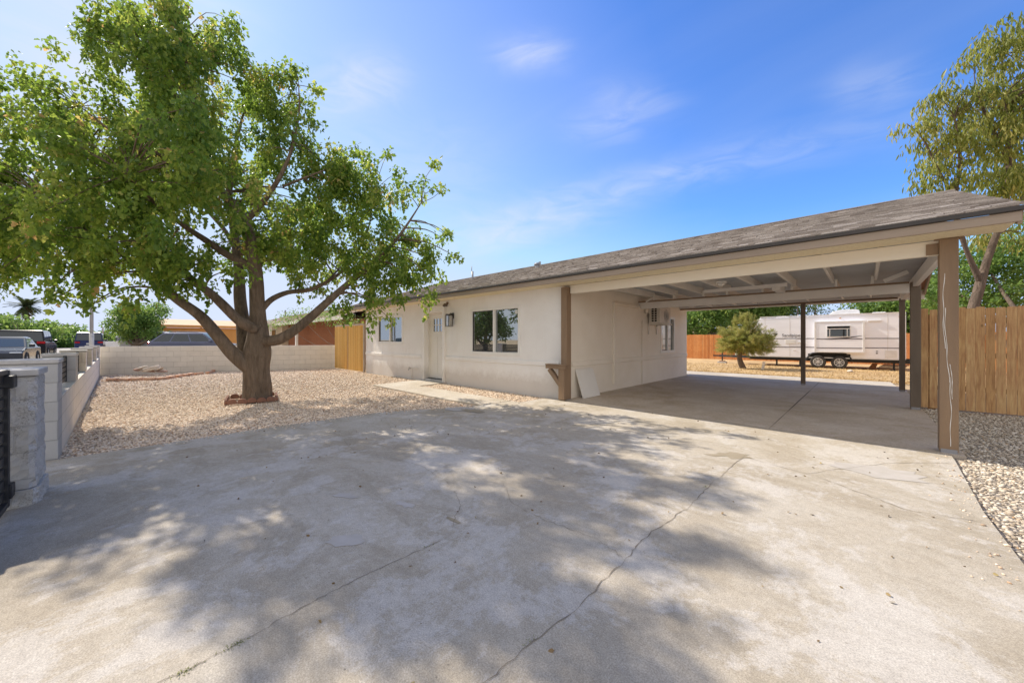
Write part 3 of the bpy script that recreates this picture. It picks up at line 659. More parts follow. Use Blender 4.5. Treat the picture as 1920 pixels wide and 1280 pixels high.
# windows
def window(name, h, along, fixed, outward, sash=True, curtain=False):
    u0, u1, z0, z1 = h; fr = MB(); fw = .04; d0, d1 = fixed - outward * .05, fixed + outward * .018
    def bx(mb, a0, a1, y0, y1, c0, c1, mi=0):
        y0, y1 = min(y0, y1), max(y0, y1)
        if along == 'x': mb.box(a0, a1, y0, y1, c0, c1, mi)
        else: mb.box(y0, y1, a0, a1, c0, c1, mi)
    bx(fr, u0 - .03, u0 + fw, d0, d1, z0 - .03, z1 + .03); bx(fr, u1 - fw, u1 + .03, d0, d1, z0 - .03, z1 + .03)
    bx(fr, u0 + fw + .001, u1 - fw - .001, d0, d1 - outward * .002, z0 - .03, z0 + fw); bx(fr, u0 + fw + .001, u1 - fw - .001, d0, d1 - outward * .002, z1 - fw, z1 + .03)
    um = (u0 + u1) / 2; bx(fr, um - .03, um + .03, d0, d1 - outward * .006, z0 + fw + .001, z1 - fw - .001)
    f = hb(fr, name, m_vinyl, bevel=.003)
    for k, (a, c) in enumerate(((u0 + fw, um - .03), (um + .03, u1 - fw))):
        g = MB(); gy = fixed - outward * (.03 + .012 * k); bx(g, a + .002, c - .002, gy - .003, gy + .003, z0 + fw + .002, z1 - fw - .002)
        o = g.build('pane', m_glass); o.parent = f
    s = MB(); bx(s, u0 + fw + .012, um - .034, fixed - outward * .024, fixed - outward * .012, z0 + fw + .003, z0 + fw + .02)
    bx(s, u0 + fw + .003, u0 + fw + .018, fixed - outward * .024, fixed - outward * .012, z0 + fw + .004, z1 - fw - .02); bx(s, u0 + fw + .003, um - .034, fixed - outward * .024, fixed - outward * .012, z1 - fw - .018, z1 - fw - .003)
    o = s.build('sash', m_lampmetal); o.parent = f
    return f
w2 = window('window', W2, 'x', 6.3, -1); w1 = window('window', W1, 'x', 6.3, -1); w3 = window('window', W3, 'y', -4.5, 1)
b = MB(); b.box(-5.98, -5.90, 6.316, 6.3235, 1.86, 1.95); o = b.build('sticker', m_plate); o.parent = w2
# door surround, door
b = MB(); b.box(-9.90, -9.755, 6.24, 6.40, .0, 2.24); b.box(-8.815, -8.71, 6.24, 6.40, .0, 2.24); b.box(-9.754, -8.816, 6.243, 6.40, 2.065, 2.24); hb(b, 'door_surround', m_stucco, bevel=.006)
b = MB(); b.box(-9.75, -8.82, 6.26, 6.47, -.02, .07); hb(b, 'door_sill', m_cap, bevel=.005)
b = MB(); b.box(-9.748, -9.71, 6.40, 6.48, .072, 2.058); b.box(-8.86, -8.822, 6.40, 6.48, .072, 2.058); b.box(-9.708, -8.862, 6.402, 6.48, 2.015, 2.058); hb(b, 'door_frame', m_white, bevel=.004)
dr = MB()
lx0, lx1, lz0, lz1 = -9.52, -9.05, 1.50, 1.88
dr.box(-9.706, -8.864, 6.425, 6.465, .075, lz0); dr.box(-9.706, -8.864, 6.425, 6.465, lz1, 2.012); dr.box(-9.706, lx0, 6.425, 6.465, lz0, lz1); dr.box(lx1, -8.864, 6.425, 6.465, lz0, lz1)
dr.box(-9.56, -9.01, 6.412, 6.424, lz0 - .055, lz0 - .02)
door = hb(dr, 'door', m_door)
for k in range(2):
    b = MB(); b.box(-9.62 + k * .36, -9.31 + k * .36, 6.416, 6.424, .22, 1.36); o = b.build('raised_panel', m_door, bevel=.003); o.parent = door
b = MB(); b.box(lx0, lx1, 6.443, 6.449, lz0, lz1); o = b.build('pane', m_glass); o.parent = door
for k in (1, 2):
    b = MB(); b.box(lx0 + k * .157 - .010, lx0 + k * .157 + .010, 6.427, 6.442, lz0, lz1); o = b.build('muntin', m_white); o.parent = door
b = MB(); b.box(lx0, lx1, 6.428, 6.441, 1.68, 1.70); o = b.build('muntin', m_white); o.parent = door
b = MB(); b.tube([(-8.93, 6.425, 1.0), (-8.93, 6.385, 1.0), (-9.01, 6.38, 1.0)], .011, 8); o = b.build('handle', m_lampmetal, smooth=True); o.parent = door
# roof: stepped shingle courses as real overlapping strips
def roof_slope(b, x0, x1, ye, ze, yr, zr, courses, tab=.16, th=.012, rng=random):
    dy, dz = (yr - ye) / courses, (zr - ze) / courses
    L = math.hypot(dy, dz); ny, nz = -dz / L, dy / L
    if dy < 0: ny, nz = dz / L * 1, -dy / L
    ny, nz = (-(zr - ze), (yr - ye)) if yr > ye else ((zr - ze), -(yr - ye))
    l = math.hypot(ny, nz); ny /= l; nz /= l
    for i in range(courses):
        x = x0; off = rng.uniform(0, tab)
        ya, za = ye + dy * i, ze + dz * i; yb, zb = ye + dy * (i + 1.04), ze + dz * (i + 1.04)
        xn = x0 + off
        while x < x1:
            xn = min(xn, x1); t = th * rng.uniform(.7, 1.8); r = min(1, max(0, rng.gauss(.5, .24)))
            b.add([(x, ya + ny * t, za + nz * t), (xn, ya + ny * t, za + nz * t), (xn, yb, zb + .001), (x, yb, zb + .001), (x, ya, za - .002), (xn, ya, za - .002)], [(0, 1, 2, 3), (4, 5, 1, 0)], 0, r)
            x = xn; xn = x + tab * rng.uniform(.6, 1.7)
XR0, XR1 = -14.45, 1.1
b = MB(); roof_slope(b, XR0, XR1, 5.83, 2.525, 9.8, 3.80, 30); roof_slope(b, XR0, XR1, 13.8, 2.52, 9.8, 3.80, 30, .3)
b.beam((XR0, 9.8, 3.80), (XR1, 9.8, 3.80), .18, .018, 0, r=.4)
hb(b, 'roof', m_shingle, rnd=True)
b = MB(); b.add([(XR0, 5.85, 2.50), (XR1 - .01, 5.85, 2.50), (XR1 - .01, 9.8, 3.775), (XR0, 9.8, 3.775), (XR0, 13.78, 2.50), (XR1 - .01, 13.78, 2.50)], [(0, 1, 2, 3), (3, 2, 5, 4)]); hb(b, 'roof_deck', m_rawwood)
b = MB(); b.box(XR0, XR1 - .03, 5.852, 5.885, 2.375, 2.472); hb(b, 'fascia', m_fascia, bevel=.004)
b = MB(); b.box(XR0, XR1, 5.825, 5.862, 2.474, 2.520); hb(b, 'drip_edge', m_drip, bevel=.006)
b = MB(); b.box(XR0, XR1 - .03, 13.74, 13.78, 2.26, 2.49); hb(b, 'rear_fascia', m_beam, bevel=.004)
b = MB()
for (ya, za, yb, zb) in ((5.89, 2.43, 9.8, 3.69), (13.73, 2.43, 9.8, 3.69)): b.beam((XR1 - .03, ya, za), (XR1 - .03, yb, zb), .03, .15)
hb(b, 'rake_board', m_fascia)
b = MB(); b.add([(.70, 6.3, 2.39), (.70, 13.2, 2.39), (.70, 9.8, 3.66)], [(0, 1, 2)]); b.add([(.73, 6.3, 2.39), (.73, 13.2, 2.39), (.73, 9.8, 3.66)], [(0, 1, 2)]); hb(b, 'gable_board', m_rawwood)
b = MB(); b.box(-14.4, 1.04, 5.886, 6.299, 2.372, 2.385); hb(b, 'soffit', m_soffit)
# carport structure
b = MB(); b.box(-4.39, .60, 6.30, 6.37, 2.20, 2.365); hb(b, 'front_beam', m_beam, bevel=.004)
b = MB(); b.box(-4.495, .57, 9.70, 9.79, 2.09, 2.26); hb(b, 'middle_beam', m_ceil, bevel=.004)
b = MB(); b.box(-4.495, .57, 9.68, 9.81, 2.262, 2.292); hb(b, 'beam_cap', m_brown)
b = MB(); b.box(-4.49, .57, 12.82, 12.90, 2.235, 2.275); hb(b, 'beam_cap', m_brown)
b = MB(); b.box(-4.495, .60, 12.80, 12.88, 2.28, 2.36); hb(b, 'rear_beam', m_ceil)
b = MB(); b.box(.615, .685, 6.40, 12.79, 2.20, 2.37); hb(b, 'side_beam', m_ceil, bevel=.004)
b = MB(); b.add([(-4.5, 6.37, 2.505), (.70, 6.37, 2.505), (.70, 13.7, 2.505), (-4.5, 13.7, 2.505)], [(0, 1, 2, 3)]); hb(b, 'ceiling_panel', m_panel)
for k in range(8):
    x = .14 - .6 * k; b = MB(); zj = .02 * math.sin(k * 2.3)
    b.box(x - .019, x + .019, 6.372, 9.70, 2.365 + zj * .3, 2.503); hb(b, 'joist', m_white)
    b = MB(); xo = x + (.05 if k % 2 else -.04); b.box(xo - .019, xo + .019, 9.55, 13.2, 2.295, 2.43); hb(b, 'joist', m_white)
b = MB(); b.box(-2.6, -1.1, 8.9, 8.94, 2.29, 2.36); hb(b, 'blocking', m_ceil)
b = MB(); b.box(-1.35, -1.22, 8.95, 9.66, 2.24, 2.36); hb(b, 'blocking', m_ceil)
b = MB(); b.beam((-4.25, 9.62, 2.27), (-4.02, 9.62, 2.37), .03, .045); hb(b, 'corner_brace', m_ceil)
b = MB(); b.beam((.25, 9.6, 2.32), (.55, 9.6, 2.46), .04, .07); hb(b, 'corner_brace', m_ceil)
def post(name, x0, x1, y0, y1, z1, m, lbl=None):
    b = MB(); b.box(x0, x1, y0, y1, .02, z1); o = hb(b, name, m, bevel=.006)
    if lbl: o['label'] = lbl
    f = MB(); f.box(x0 + .01, x1 - .01, y0 - .004, y1 + .004, .002, .045); k = f.build('post_foot', m_galv); k.parent = o
    return o
p1 = post('post', .595, .735, 6.24, 6.38, 2.36, m_brown, 'tall brown post with white paint drips')
b = MB(); b.box(.50, .593, 6.285, 6.38, 2.205, 2.33); b.box(.56, .77, 6.25, 6.39, 2.362, 2.372); o = b.build('beam_saddle', m_brown); o.parent = p1
b = MB(); X = .60 + .075
def dripf(z): return .665 + .014 * math.sin(z * 3.1) + .004 * math.sin(z * 17) - .01 * z
for (za, zb, dx) in ((1.15, 1.98, -.012), (.78, 1.6, .0), (.60, .98, .018), (.08, .84, .004)):
    k = 26; L = []; Rr = []
    for i in range(k + 1):
        z = za + (zb - za) * i / k; w = .0021 + .0007 * math.sin(i * .9 + za * 5)
        L.append((dripf(z) + dx - w, 6.2372, z)); Rr.append((dripf(z) + dx + w, 6.2372, z))
    b.add(L + Rr, [(i, i + 1, k + 2 + i, k + 1 + i) for i in range(k)])
o = b.build('paint_drip', m_vinyl); o.parent = p1
post('post', .585, .715, 9.70, 9.83, 2.28, m_taupe)
post('post', .59, .69, 12.78, 12.88, 2.234, m_taupe)
post('post', -1.28, -1.18, 12.80, 12.90, 2.234, m_taupe)
cp = post('post', -4.555, -4.41, 6.20, 6.36, 2.33, m_brown, 'brown corner post with a small bracket shelf')
b = MB(); b.box(-4.87, -4.36, 6.08, 6.198, .645, .715); b.box(-4.875, -4.33, 6.07, 6.196, .717, .740); o = b.build('shelf', m_brown, bevel=.004); o.parent = cp
b = MB(); b.beam((-4.80, 6.14, .63), (-4.52, 6.14, .32), .09, .085); b.box(-4.55, -4.40, 6.10, 6.197, .02, .643); o = b.build('brace', m_brown, bevel=.004); o.parent = cp
b = MB(); b.tube([(-10.5, 8.8, 3.3), (-10.5, 8.8, 3.78)], .035, 10); b.tube([(-10.55, 8.8, 3.78), (-10.55, 8.8, 3.98)], .012, 8); hb(b, 'vent_pipe', m_galv, smooth=True)
b = MB(); b.cyl((-7.54, 9.0, 3.57), 'z', .06, .12, 16); b.cyl((-7.54, 9.0, 3.67), 'z', .11, .05, 16, 0, .06); b.box(-7.66, -7.60, 8.99, 9.01, 3.62, 3.70); b.box(-7.48, -7.40, 8.99, 9.01, 3.62, 3.72); hb(b, 'roof_vent', m_galv)
b = MB(); b.tube([(-4.487, 9.9, .0), (-4.487, 9.9, 1.78)], .014, 8); hb(b, 'conduit', m_stucco_side, smooth=True)

# things fixed to the house
t = thing('wall_lantern', 'dark metal box lantern with clear panes on the white wall right of the front door', 'wall lamp', (-8.37, 6.3, 1.8))
b = MB(); b.box(-.05, .05, -.02, -.002, .04, .20); b.tube([(0, -.02, .15), (0, -.09, .19), (0, -.13, .15)], .012, 8); b.build('bracket', m_lampmetal, t)
b = MB()
for sx in (-.075, .063):
    for sy_ in (-.21, -.072): b.box(sx, sx + .012, sy_, sy_ + .012, -.17, .12)
b.box(-.08, .08, -.215, -.055, -.185, -.172); b.prism([(-.08, .121), (.08, .121), (.03, .165), (-.03, .165)], 'y', -.215, -.055)
b.build('cage', m_lampmetal, t)
b = MB(); b.box(-.062, .062, -.197, -.074, -.165, .115); b.build('lamp_glass', m_lampglass, t)
t = thing('security_light', 'small brown twin head light under the eave above the front door', 'light', (-8.62, 6.3, 2.26))
b = MB(); b.cyl((0, -.015, .03), 'y', .04, .028, 14); b.build('base_plate', m_brown, t)
for s in (-1, 1):
    b = MB(); b.tube([(0, -.03, .02), (s * .05, -.07, .0), (s * .06, -.10, -.06)], [.012, .03, .038], 12); b.build('lamp_head', m_taupe, t, smooth=True)
t = thing('garden_tap', 'small white garden tap with pipe low on the front wall left of the door', 'tap', (-10.6, 6.28, .3))
b = MB(); b.tube([(0, .01, .02), (0, -.06, .02), (0, -.08, -.03)], .012, 8); b.build('spout', m_galv, t, smooth=True)
b = MB(); b.cyl((0, -.05, .055), 'z', .028, .008, 12); b.build('valve_wheel', m_brown, t)
b = MB(); b.tube([(.02, -.012, .05), (.42, -.012, .05)], .011, 8); b.tube([(.10, -.012, .05), (.10, -.012, -.29)], .011, 8); b.build('pipe', m_white, t, smooth=True)
t = thing('air_conditioner', 'cream outdoor air conditioner unit on a wall bracket inside the carport', 'air conditioner', (-4.5, 10.6, 1.9))
b = MB(); b.box(.06, .38, -.36, .40, -.19, .27); b.build('casing', m_ac, t, bevel=.012)
b = MB()
for i in range(2):
    for j in range(6): b.box(.14 + i * .085, .20 + i * .085, -.3635, -.3615, -.14 + j * .066, -.09 + j * .066)
b.build('side_vent', m_dark, t)
b = MB()
for rr in (.17, .13, .09, .05): 
    pts = [(.384, .08 + rr * math.cos(a * math.pi / 12), .03 + rr * math.sin(a * math.pi / 12)) for a in range(25)]
    b.tube(pts, .003, 5, cap=False)
for a in range(8): b.tube([(.385, .08, .03), (.385, .08 + .18 * math.cos(a * math.pi / 4), .03 + .18 * math.sin(a * math.pi / 4))], .003, 5)
b.build('fan_grille', m_galv, t)
b = MB(); b.box(.003, .44, -.30, -.26, -.235, -.195); b.box(.003, .44, .26, .30, -.235, -.195); b.box(.41, .43, -.36, .40, -.232, -.2); b.box(.003, .03, -.30, -.26, -.5, -.236); b.box(.003, .03, .26, .30, -.5, -.236); b.build('bracket', m_ac, t)
b = MB(); b.box(.003, .05, -2.34, -2.26, -1.75, .20); b.box(.003, .055, -2.345, -.5, .202, .275); b.box(.02, .09, -.52, -.36, .10, .24); b.build('line_cover', m_stucco_side, t, bevel=.006)
t = thing('leaning_panel', 'white board leaning against the carport wall beside the corner post', 'board', (-4.3, 6.95, .0))
b = MB(); b.prism([(.0, .006), (.025, .006), (-.165, .60), (-.19, .60)], 'y', -.33, .35); b.build('board', m_door, t, bevel=.003)
b = MB(); b.beam((-.165, -.33, .605), (-.165, .22, .612), .03, .02); b.build('top_edge', m_white, t)
t = thing('ceiling_light', 'small round white light on the carport ceiling between two joists', 'light', (-2.0, 7.9, 2.36))
b = MB(); b.cyl((0, 0, -.01), 'z', .09, .03, 20); b.build('base_ring', m_vinyl, t); b = MB(); b.tube([(0, 0, -.03), (0, 0, -.06), (0, 0, -.08)], [.075, .055, .01], 18); b.build('dome', m_vinyl, t, smooth=True)

# ------------------------------------------------------------------ low street wall, far wall, gate
# street wall runs along local -x from its near pillar
A = Vector((-6.1, -.53, 0)); Bc = Vector((-19.6, -.76, 0)); sw_ang = math.atan2((Bc - A).y, (Bc - A).x)
t = thing('street_wall', 'low painted block wall along the street with pillars and black slat infill', 'wall', A, sw_ang)
Ls = (Bc - A).length
b = MB(); b.box(.402, Ls, .0, .20, -.1, .62); b.build('base_wall', m_block, t, bevel=.006)
pil = [0.0, 2.45, 4.95, 7.45, 10.2, 12.9]
for i, s in enumerate(pil):
    b = MB(); w = .40; z0 = .622 if i else -.1
    b.box(s, s + w, -.003, .40 if i == 0 else .32, z0, 1.0); o = b.build('pillar', m_blockgrey if i < 2 else m_block, t, bevel=.006)
    c = MB(); c.box(s - .01, s + w + .01, -.012, .41 if i == 0 else .33, 1.002, 1.045); k = c.build('pillar_cap', m_cap); k.parent = o; c = k
    c.modifiers.new('b', 'BEVEL').width = .006
for a, c in zip(pil[:-1], pil[1:]):
    b = MB(); n_ = 5
    for k in range(n_): z = .65 + k * .072; b.box(a + .402, c - .002, .09, .115, z, z + .055)
    b.box(a + .402, a + .43, .085, .12, .63, 1.01); b.box(c - .03, c - .002, .085, .12, .63, 1.01)
    b.build('slat_panel', m_black, t)
# near gate pillar
t = thing('gate_pillar', 'rough grey block pillar with chipped corner beside the black driveway gate', 'pillar', (-4.75, -.7, 0))
m_rough = block_mat('rough_block', (0.60, 0.58, 0.54), (0.50, 0.48, 0.44), (0.40, 0.38, 0.35), 0.6, 0.2, 0.006, 0.6)
_t = m_rough.node_tree; _b = _t.nodes['Principled BSDF']; _src = _b.inputs['Base Color'].links[0].from_socket; _o = _t.nodes.new('ShaderNodeTexCoord').outputs['Object']
_sp = ramp(_t, noise(_t, _o, 85, 5, .8, .4), [(0.50, (0, 0, 0)), (0.60, (1, 1, 1))]); _ms = ramp(_t, noise(_t, _o, 4.5, 4, .6), [(0.42, (0, 0, 0)), (0.58, (1, 1, 1))])
lk(_t, mix(_t, M('MULTIPLY', M('MULTIPLY', _sp, _ms, nt_=_t), .8, nt_=_t), _src, (0.17, 0.155, 0.13)), _b.inputs['Base Color'])
def rough_box(b, x0, x1, y0, y1, z0, z1, st=.035, amp=.008):
    bm = bmesh.new()
    nx_, ny_, nz_ = int((x1 - x0) / st), int((y1 - y0) / st), int((z1 - z0) / st)
    def face(o, u, v, nu, nv):
        base = len(b.v)
        for j in range(nv + 1):
            for i in range(nu + 1):
                p = Vector(o) + Vector(u) * i / nu + Vector(v) * j / nv
                q = p.copy()
                s1 = math.sin(p.x * 41 + p.z * 23) * math.cos(p.y * 37 + p.z * 19 + 1.3); s2 = math.sin(p.z * 67 + p.y * 71 + p.x * 53)
                cx_, cy__ = (x0 + x1) / 2, (y0 + y1) / 2
                dx, dy = (p.x - cx_) / (x1 - x0) * 2, (p.y - cy__) / (y1 - y0) * 2
                k = amp * (s1 * .7 + s2 * .3)
                corner = abs(dx) * abs(dy)
                chip = 0
                if dx > .9 and dy > .9: chip = .008 + .02 * abs(math.sin(p.z * 9 + .6)) * abs(math.sin(p.z * 31))
                q.x += dx * k - chip; q.y += dy * k - chip * .8
                b.v.append(tuple(q))
        for j in range(nv):
            for i in range(nu):
                a = base + j * (nu + 1) + i; b.f.append([a, a + 1, a + nu + 2, a + nu + 1]); b.m.append(0); b.r.append(.5)
    X_, Y_, Z_ = (x1 - x0, 0, 0), (0, y1 - y0, 0), (0, 0, z1 - z0)
    face((x0, y0, z0), X_, Z_, nx_, nz_); face((x0, y1, z0), X_, Z_, nx_, nz_); face((x0, y0, z0), Y_, Z_, ny_, nz_); face((x1, y0, z0), Y_, Z_, ny_, nz_); face((x0, y0, z1), X_, Y_, nx_, ny_)
b = MB(); rough_box(b, -.22, .20, -.24, .20, .13, .97); b.build('block_stack', m_rough, t)
b = MB(); b.box(-.23, .215, -.25, .215, .975, 1.025); b.build('cap', m_cap, t, bevel=.008)
b = MB(); rough_box(b, -.235, .215, -.25, .215, -.05, .125, .03, .012); b.build('footing', m_rough, t)
t = thing('driveway_gate', 'black metal gate of horizontal slats at the left edge of the drive', 'gate', (-4.5, -.64, 0))
b = MB()
for k in range(11): b.box(.06, 1.55, -.012, .012, .10 + k * .083, .162 + k * .083)
b.build('slats', m_black, t, bevel=.003)
b = MB(); b.box(.0, .055, -.03, .03, .04, 1.03); b.box(1.55, 1.605, -.03, .03, .04, 1.03); b.box(.056, 1.549, -.028, .028, 1.0, 1.035); b.box(.056, 1.549, -.028, .028, .04, .08); b.build('frame', m_black, t, bevel=.004)
b = MB(); b.box(-.055, .075, -.045, .055, .90, .99); b.build('hinge', m_black, t, bevel=.006)
b = MB(); b.box(-.05, .05, -.04, .045, .10, .2); b.build('hinge', m_black, t, bevel=.006)
# far wall
A = Vector((-19.75, -.72, 0)); Bc = Vector((-16.9, 6.28, 0)); t = thing('block_wall', 'plain white painted block wall along the neighbour side behind the tree', 'wall', A, math.atan2((Bc - A).y, (Bc - A).x))
Lw = (Bc - A).length
b = MB(); b.box(-.25, Lw, .0, .2, -.1, 1.0); b.build('wall_body', m_block, t, bevel=.008)
# bamboo gate fence
t = thing('bamboo_fence', 'golden bamboo cane fence panel between the house corner and the block wall', 'fence', (-16.85, 6.25, 0))
b = MB(); x = .0
while x < 2.84:
    w = random.uniform(.018, .032); b.tube([(x + w / 2, random.uniform(-.006, .006), .01), (x + w / 2 + random.uniform(-.008, .008), random.uniform(-.006, .006), 1.80 + random.uniform(-.02, .02))], w / 2, 6, r=random.random()); x += w * .98
b.build('canes', m_bamboo, t, rnd=True, smooth=False)
b = MB(); b.box(.0, 2.86, .03, .07, 1.80, 1.88); b.box(2.86, 2.92, -.02, .05, .0, 1.88); b.box(.0, 2.86, .03, .07, .2, .27); b.box(1.43, 1.45, -.03, -.018, .03, 1.79); b.build('frame', m_fascia, t)
# right picket fence
def picket(name, label, loc, rz, L, h, mat, pw=.14, gap=.006, dog=True, cat='fence'):
    t = thing(name, label, cat, loc, rz)
    b = MB(); x = 0.0; rnd_ = random.Random(int(L * 100) + 5)
    while x < L:
        g = rnd_.choice([gap, gap, gap, gap * 1.5, gap * 3.2]); hh = h + rnd_.uniform(-.015, .015); lean = rnd_.uniform(-.006, .006); c = .012 if dog else 0
        pts = [(x + g / 2, .02), (x + pw - g / 2, .02), (x + pw - g / 2 + lean, hh - c), (x + pw - g / 2 - c + lean, hh), (x + g / 2 + c + lean, hh), (x + g / 2 + lean, hh - c)]
        y0 = rnd_.uniform(-.003, .003); b.prism(pts, 'y', y0, y0 + .016, 0, rnd_.random()); x += pw
    b.build('planks', mat, t, rnd=True)
    b = MB()
    for z in (.35, h * .52, h - .28): b.box(0, L, .019, .055, z, z + .085, r=.3)
    b.build('rails', mat, t, rnd=True)
    for k in range(int(L / 2.4) + 1):
        b = MB(); x = min(L - .1, .1 + k * 2.4); b.box(x, x + .09, .057, .145, -.1, h - .1, r=.2); b.build('fence_post', mat, t, rnd=True)
    return t
picket('picket_fence', 'tall tan wooden plank fence behind the gravel right of the carport', (.74, 10.2, -.02), 0, 5.2, 1.83, m_fence, .108, .004)
picket('rear_fence', 'orange wooden fence along the back of the yard beyond the pine and trailer', (-14, 32.6, -.33), 0, 24, 1.98, m_fence2, .14, .005)
picket('side_fence', 'short orange wooden fence closing the yard right of the trailer', (4.9, 32.5, -.33), R(-90), 21, 1.95, m_fence2, .14, .005)

# ------------------------------------------------------------------ trees
def smooth_path(pts, sub=5):
    out = []
    for i in range(len(pts) - 1):
        p0 = pts[max(i - 1, 0)]; p1 = pts[i]; p2 = pts[i + 1]; p3 = pts[min(i + 2, len(pts) - 1)]
        for k in range(sub):
            t_ = k / sub; t2 = t_ * t_; t3 = t2 * t_
            out.append(tuple(.5 * ((2 * b_) + (-a + c) * t_ + (2 * a - 5 * b_ + 4 * c - d) * t2 + (-a + 3 * b_ - 3 * c + d) * t3) for a, b_, c, d in zip(p0, p1, p2, p3)))
    out.append(tuple(pts[-1])); return out
def limb(b, pts, seg=12, wob=.06, sub=5):
    """pts: (px,py,d,radius)"""
    P4 = [(*P(p[0], p[1], p[2]), p[3]) for p in pts]
    S = smooth_path(P4, sub)
    b.tube([s[:3] for s in S], [max(.004, s[3]) for s in S], seg, wob=wob)
    return np.array([s[:3] for s in S]), np.array([s[3] for s in S])
def twigs(b, centres, skel, rad, every=1, r0=.014, sag=.1):
    sk = np.vstack(skel); rd = np.concatenate(rad)
    ok = rd < .13
    sk = sk[ok]; rd = rd[ok]
    for c in centres[::every]:
        d = np.linalg.norm(sk - c, axis=1) + np.maximum(0, sk[:, 2] - c[2]) * .4
        i = int(np.argmin(d)); a = sk[i]; L = np.linalg.norm(c - a)
        if L > 2.4 or L < .15: continue
        m_ = (a + c) / 2 + rg.normal(0, .06, 3) * L; m_[2] += .12 * L
        r_ = min(r0 * (1 + L * .7), rd[i] * .8)
        S = smooth_path([tuple(a), tuple(m_), tuple(c)], 3)
        b.tube(S, list(np.linspace(r_, .004, len(S))), 5, cap=False)

tree = thing('shade_tree', 'large leafy shade tree with spreading brown limbs in the gravel front yard', 'tree', G(480, 749.5))
T0 = Vector(tree.location)
b = MB(); skel = []; rads = []
TS = .93
def L_(pts, **k):
    pts = [(p[0], p[1], p[2] * TS, p[3] * TS * .90) for p in pts]
    s, r_ = limb(b, pts, **k); skel.append(s); rads.append(r_)
L_([(482, 754, 8.2, .35), (482, 742, 8.2, .32), (482, 722, 8.2, .30), (481, 690, 8.2, .285), (483, 660, 8.2, .29), (484, 635, 8.2, .25), (484, 605, 8.2, .185), (482, 565, 8.2, .165), (480, 520, 8.1, .145), (472, 460, 8.0, .13), (455, 410, 7.9, .12), (428, 375, 7.8, .11), (395, 335, 7.7, .09), (375, 290, 7.7, .07), (372, 220, 7.8, .05), (360, 140, 7.9, .03), (345, 60, 8.0, .012)], seg=20, wob=.05)
L_([(470, 690, 8.3, .2), (461, 650, 8.45, .18), (456, 610, 8.6, .16), (450, 560, 8.8, .14), (448, 510, 9.0, .12), (440, 440, 9.3, .10), (430, 360, 9.6, .08), (440, 280, 9.8, .05), (460, 200, 9.9, .02)], seg=14)
L_([(478, 700, 8.15, .16), (452, 676, 8.0, .165), (430, 655, 7.9, .15), (405, 625, 7.75, .13), (375, 592, 7.6, .115), (335, 563, 7.4, .10), (290, 525, 7.2, .08), (235, 480, 7.0, .06), (170, 430, 6.8, .04), (90, 380, 6.6, .015)], seg=14)
L_([(482, 618, 8.05, .12), (460, 608, 7.9, .12), (440, 594, 7.8, .11), (418, 572, 7.6, .10), (395, 550, 7.45, .09), (355, 520, 7.2, .075), (300, 470, 6.9, .06), (250, 400, 6.7, .045), (200, 320, 6.6, .03), (150, 240, 6.6, .012)], seg=12)
L_([(492, 640, 8.15, .13), (520, 637, 8.1, .13), (548, 622, 8.1, .115), (580, 597, 8.2, .10), (612, 568, 8.3, .09), (655, 530, 8.5, .07), (705, 490, 8.6, .05), (750, 440, 8.7, .035), (790, 380, 8.8, .012)], seg=12)
L_([(490, 582, 8.25, .07), (508, 562, 8.35, .07), (540, 548, 8.5, .06), (590, 540, 8.7, .05), (650, 500, 8.9, .035), (690, 430, 9.0, .02), (700, 360, 9.0, .01)], seg=10)
L_([(476, 500, 8.1, .09), (430, 480, 7.9, .085), (385, 450, 7.7, .07), (340, 420, 7.3, .05), (290, 380, 6.6, .035), (240, 330, 6.0, .02)], seg=10)
L_([(400, 345, 7.7, .08), (360, 310, 7.5, .06), (300, 290, 7.3, .045), (230, 260, 7.1, .03), (150, 200, 7.0, .012)], seg=10)
L_([(455, 420, 7.95, .08), (500, 370, 8.0, .06), (540, 300, 8.1, .04), (560, 220, 8.2, .02), (560, 160, 8.3, .01)], seg=10)
L_([(530, 350, 8.05, .03), (580, 330, 8.2, .025), (620, 315, 8.4, .012)], seg=8)
L_([(375, 240, 7.8, .05), (330, 180, 7.7, .035), (260, 100, 7.6, .02), (220, 30, 7.6, .01)], seg=8)
L_([(450, 480, 9.1, .07), (420, 430, 10.0, .06), (380, 380, 10.8, .045), (350, 300, 11.2, .02)], seg=8)
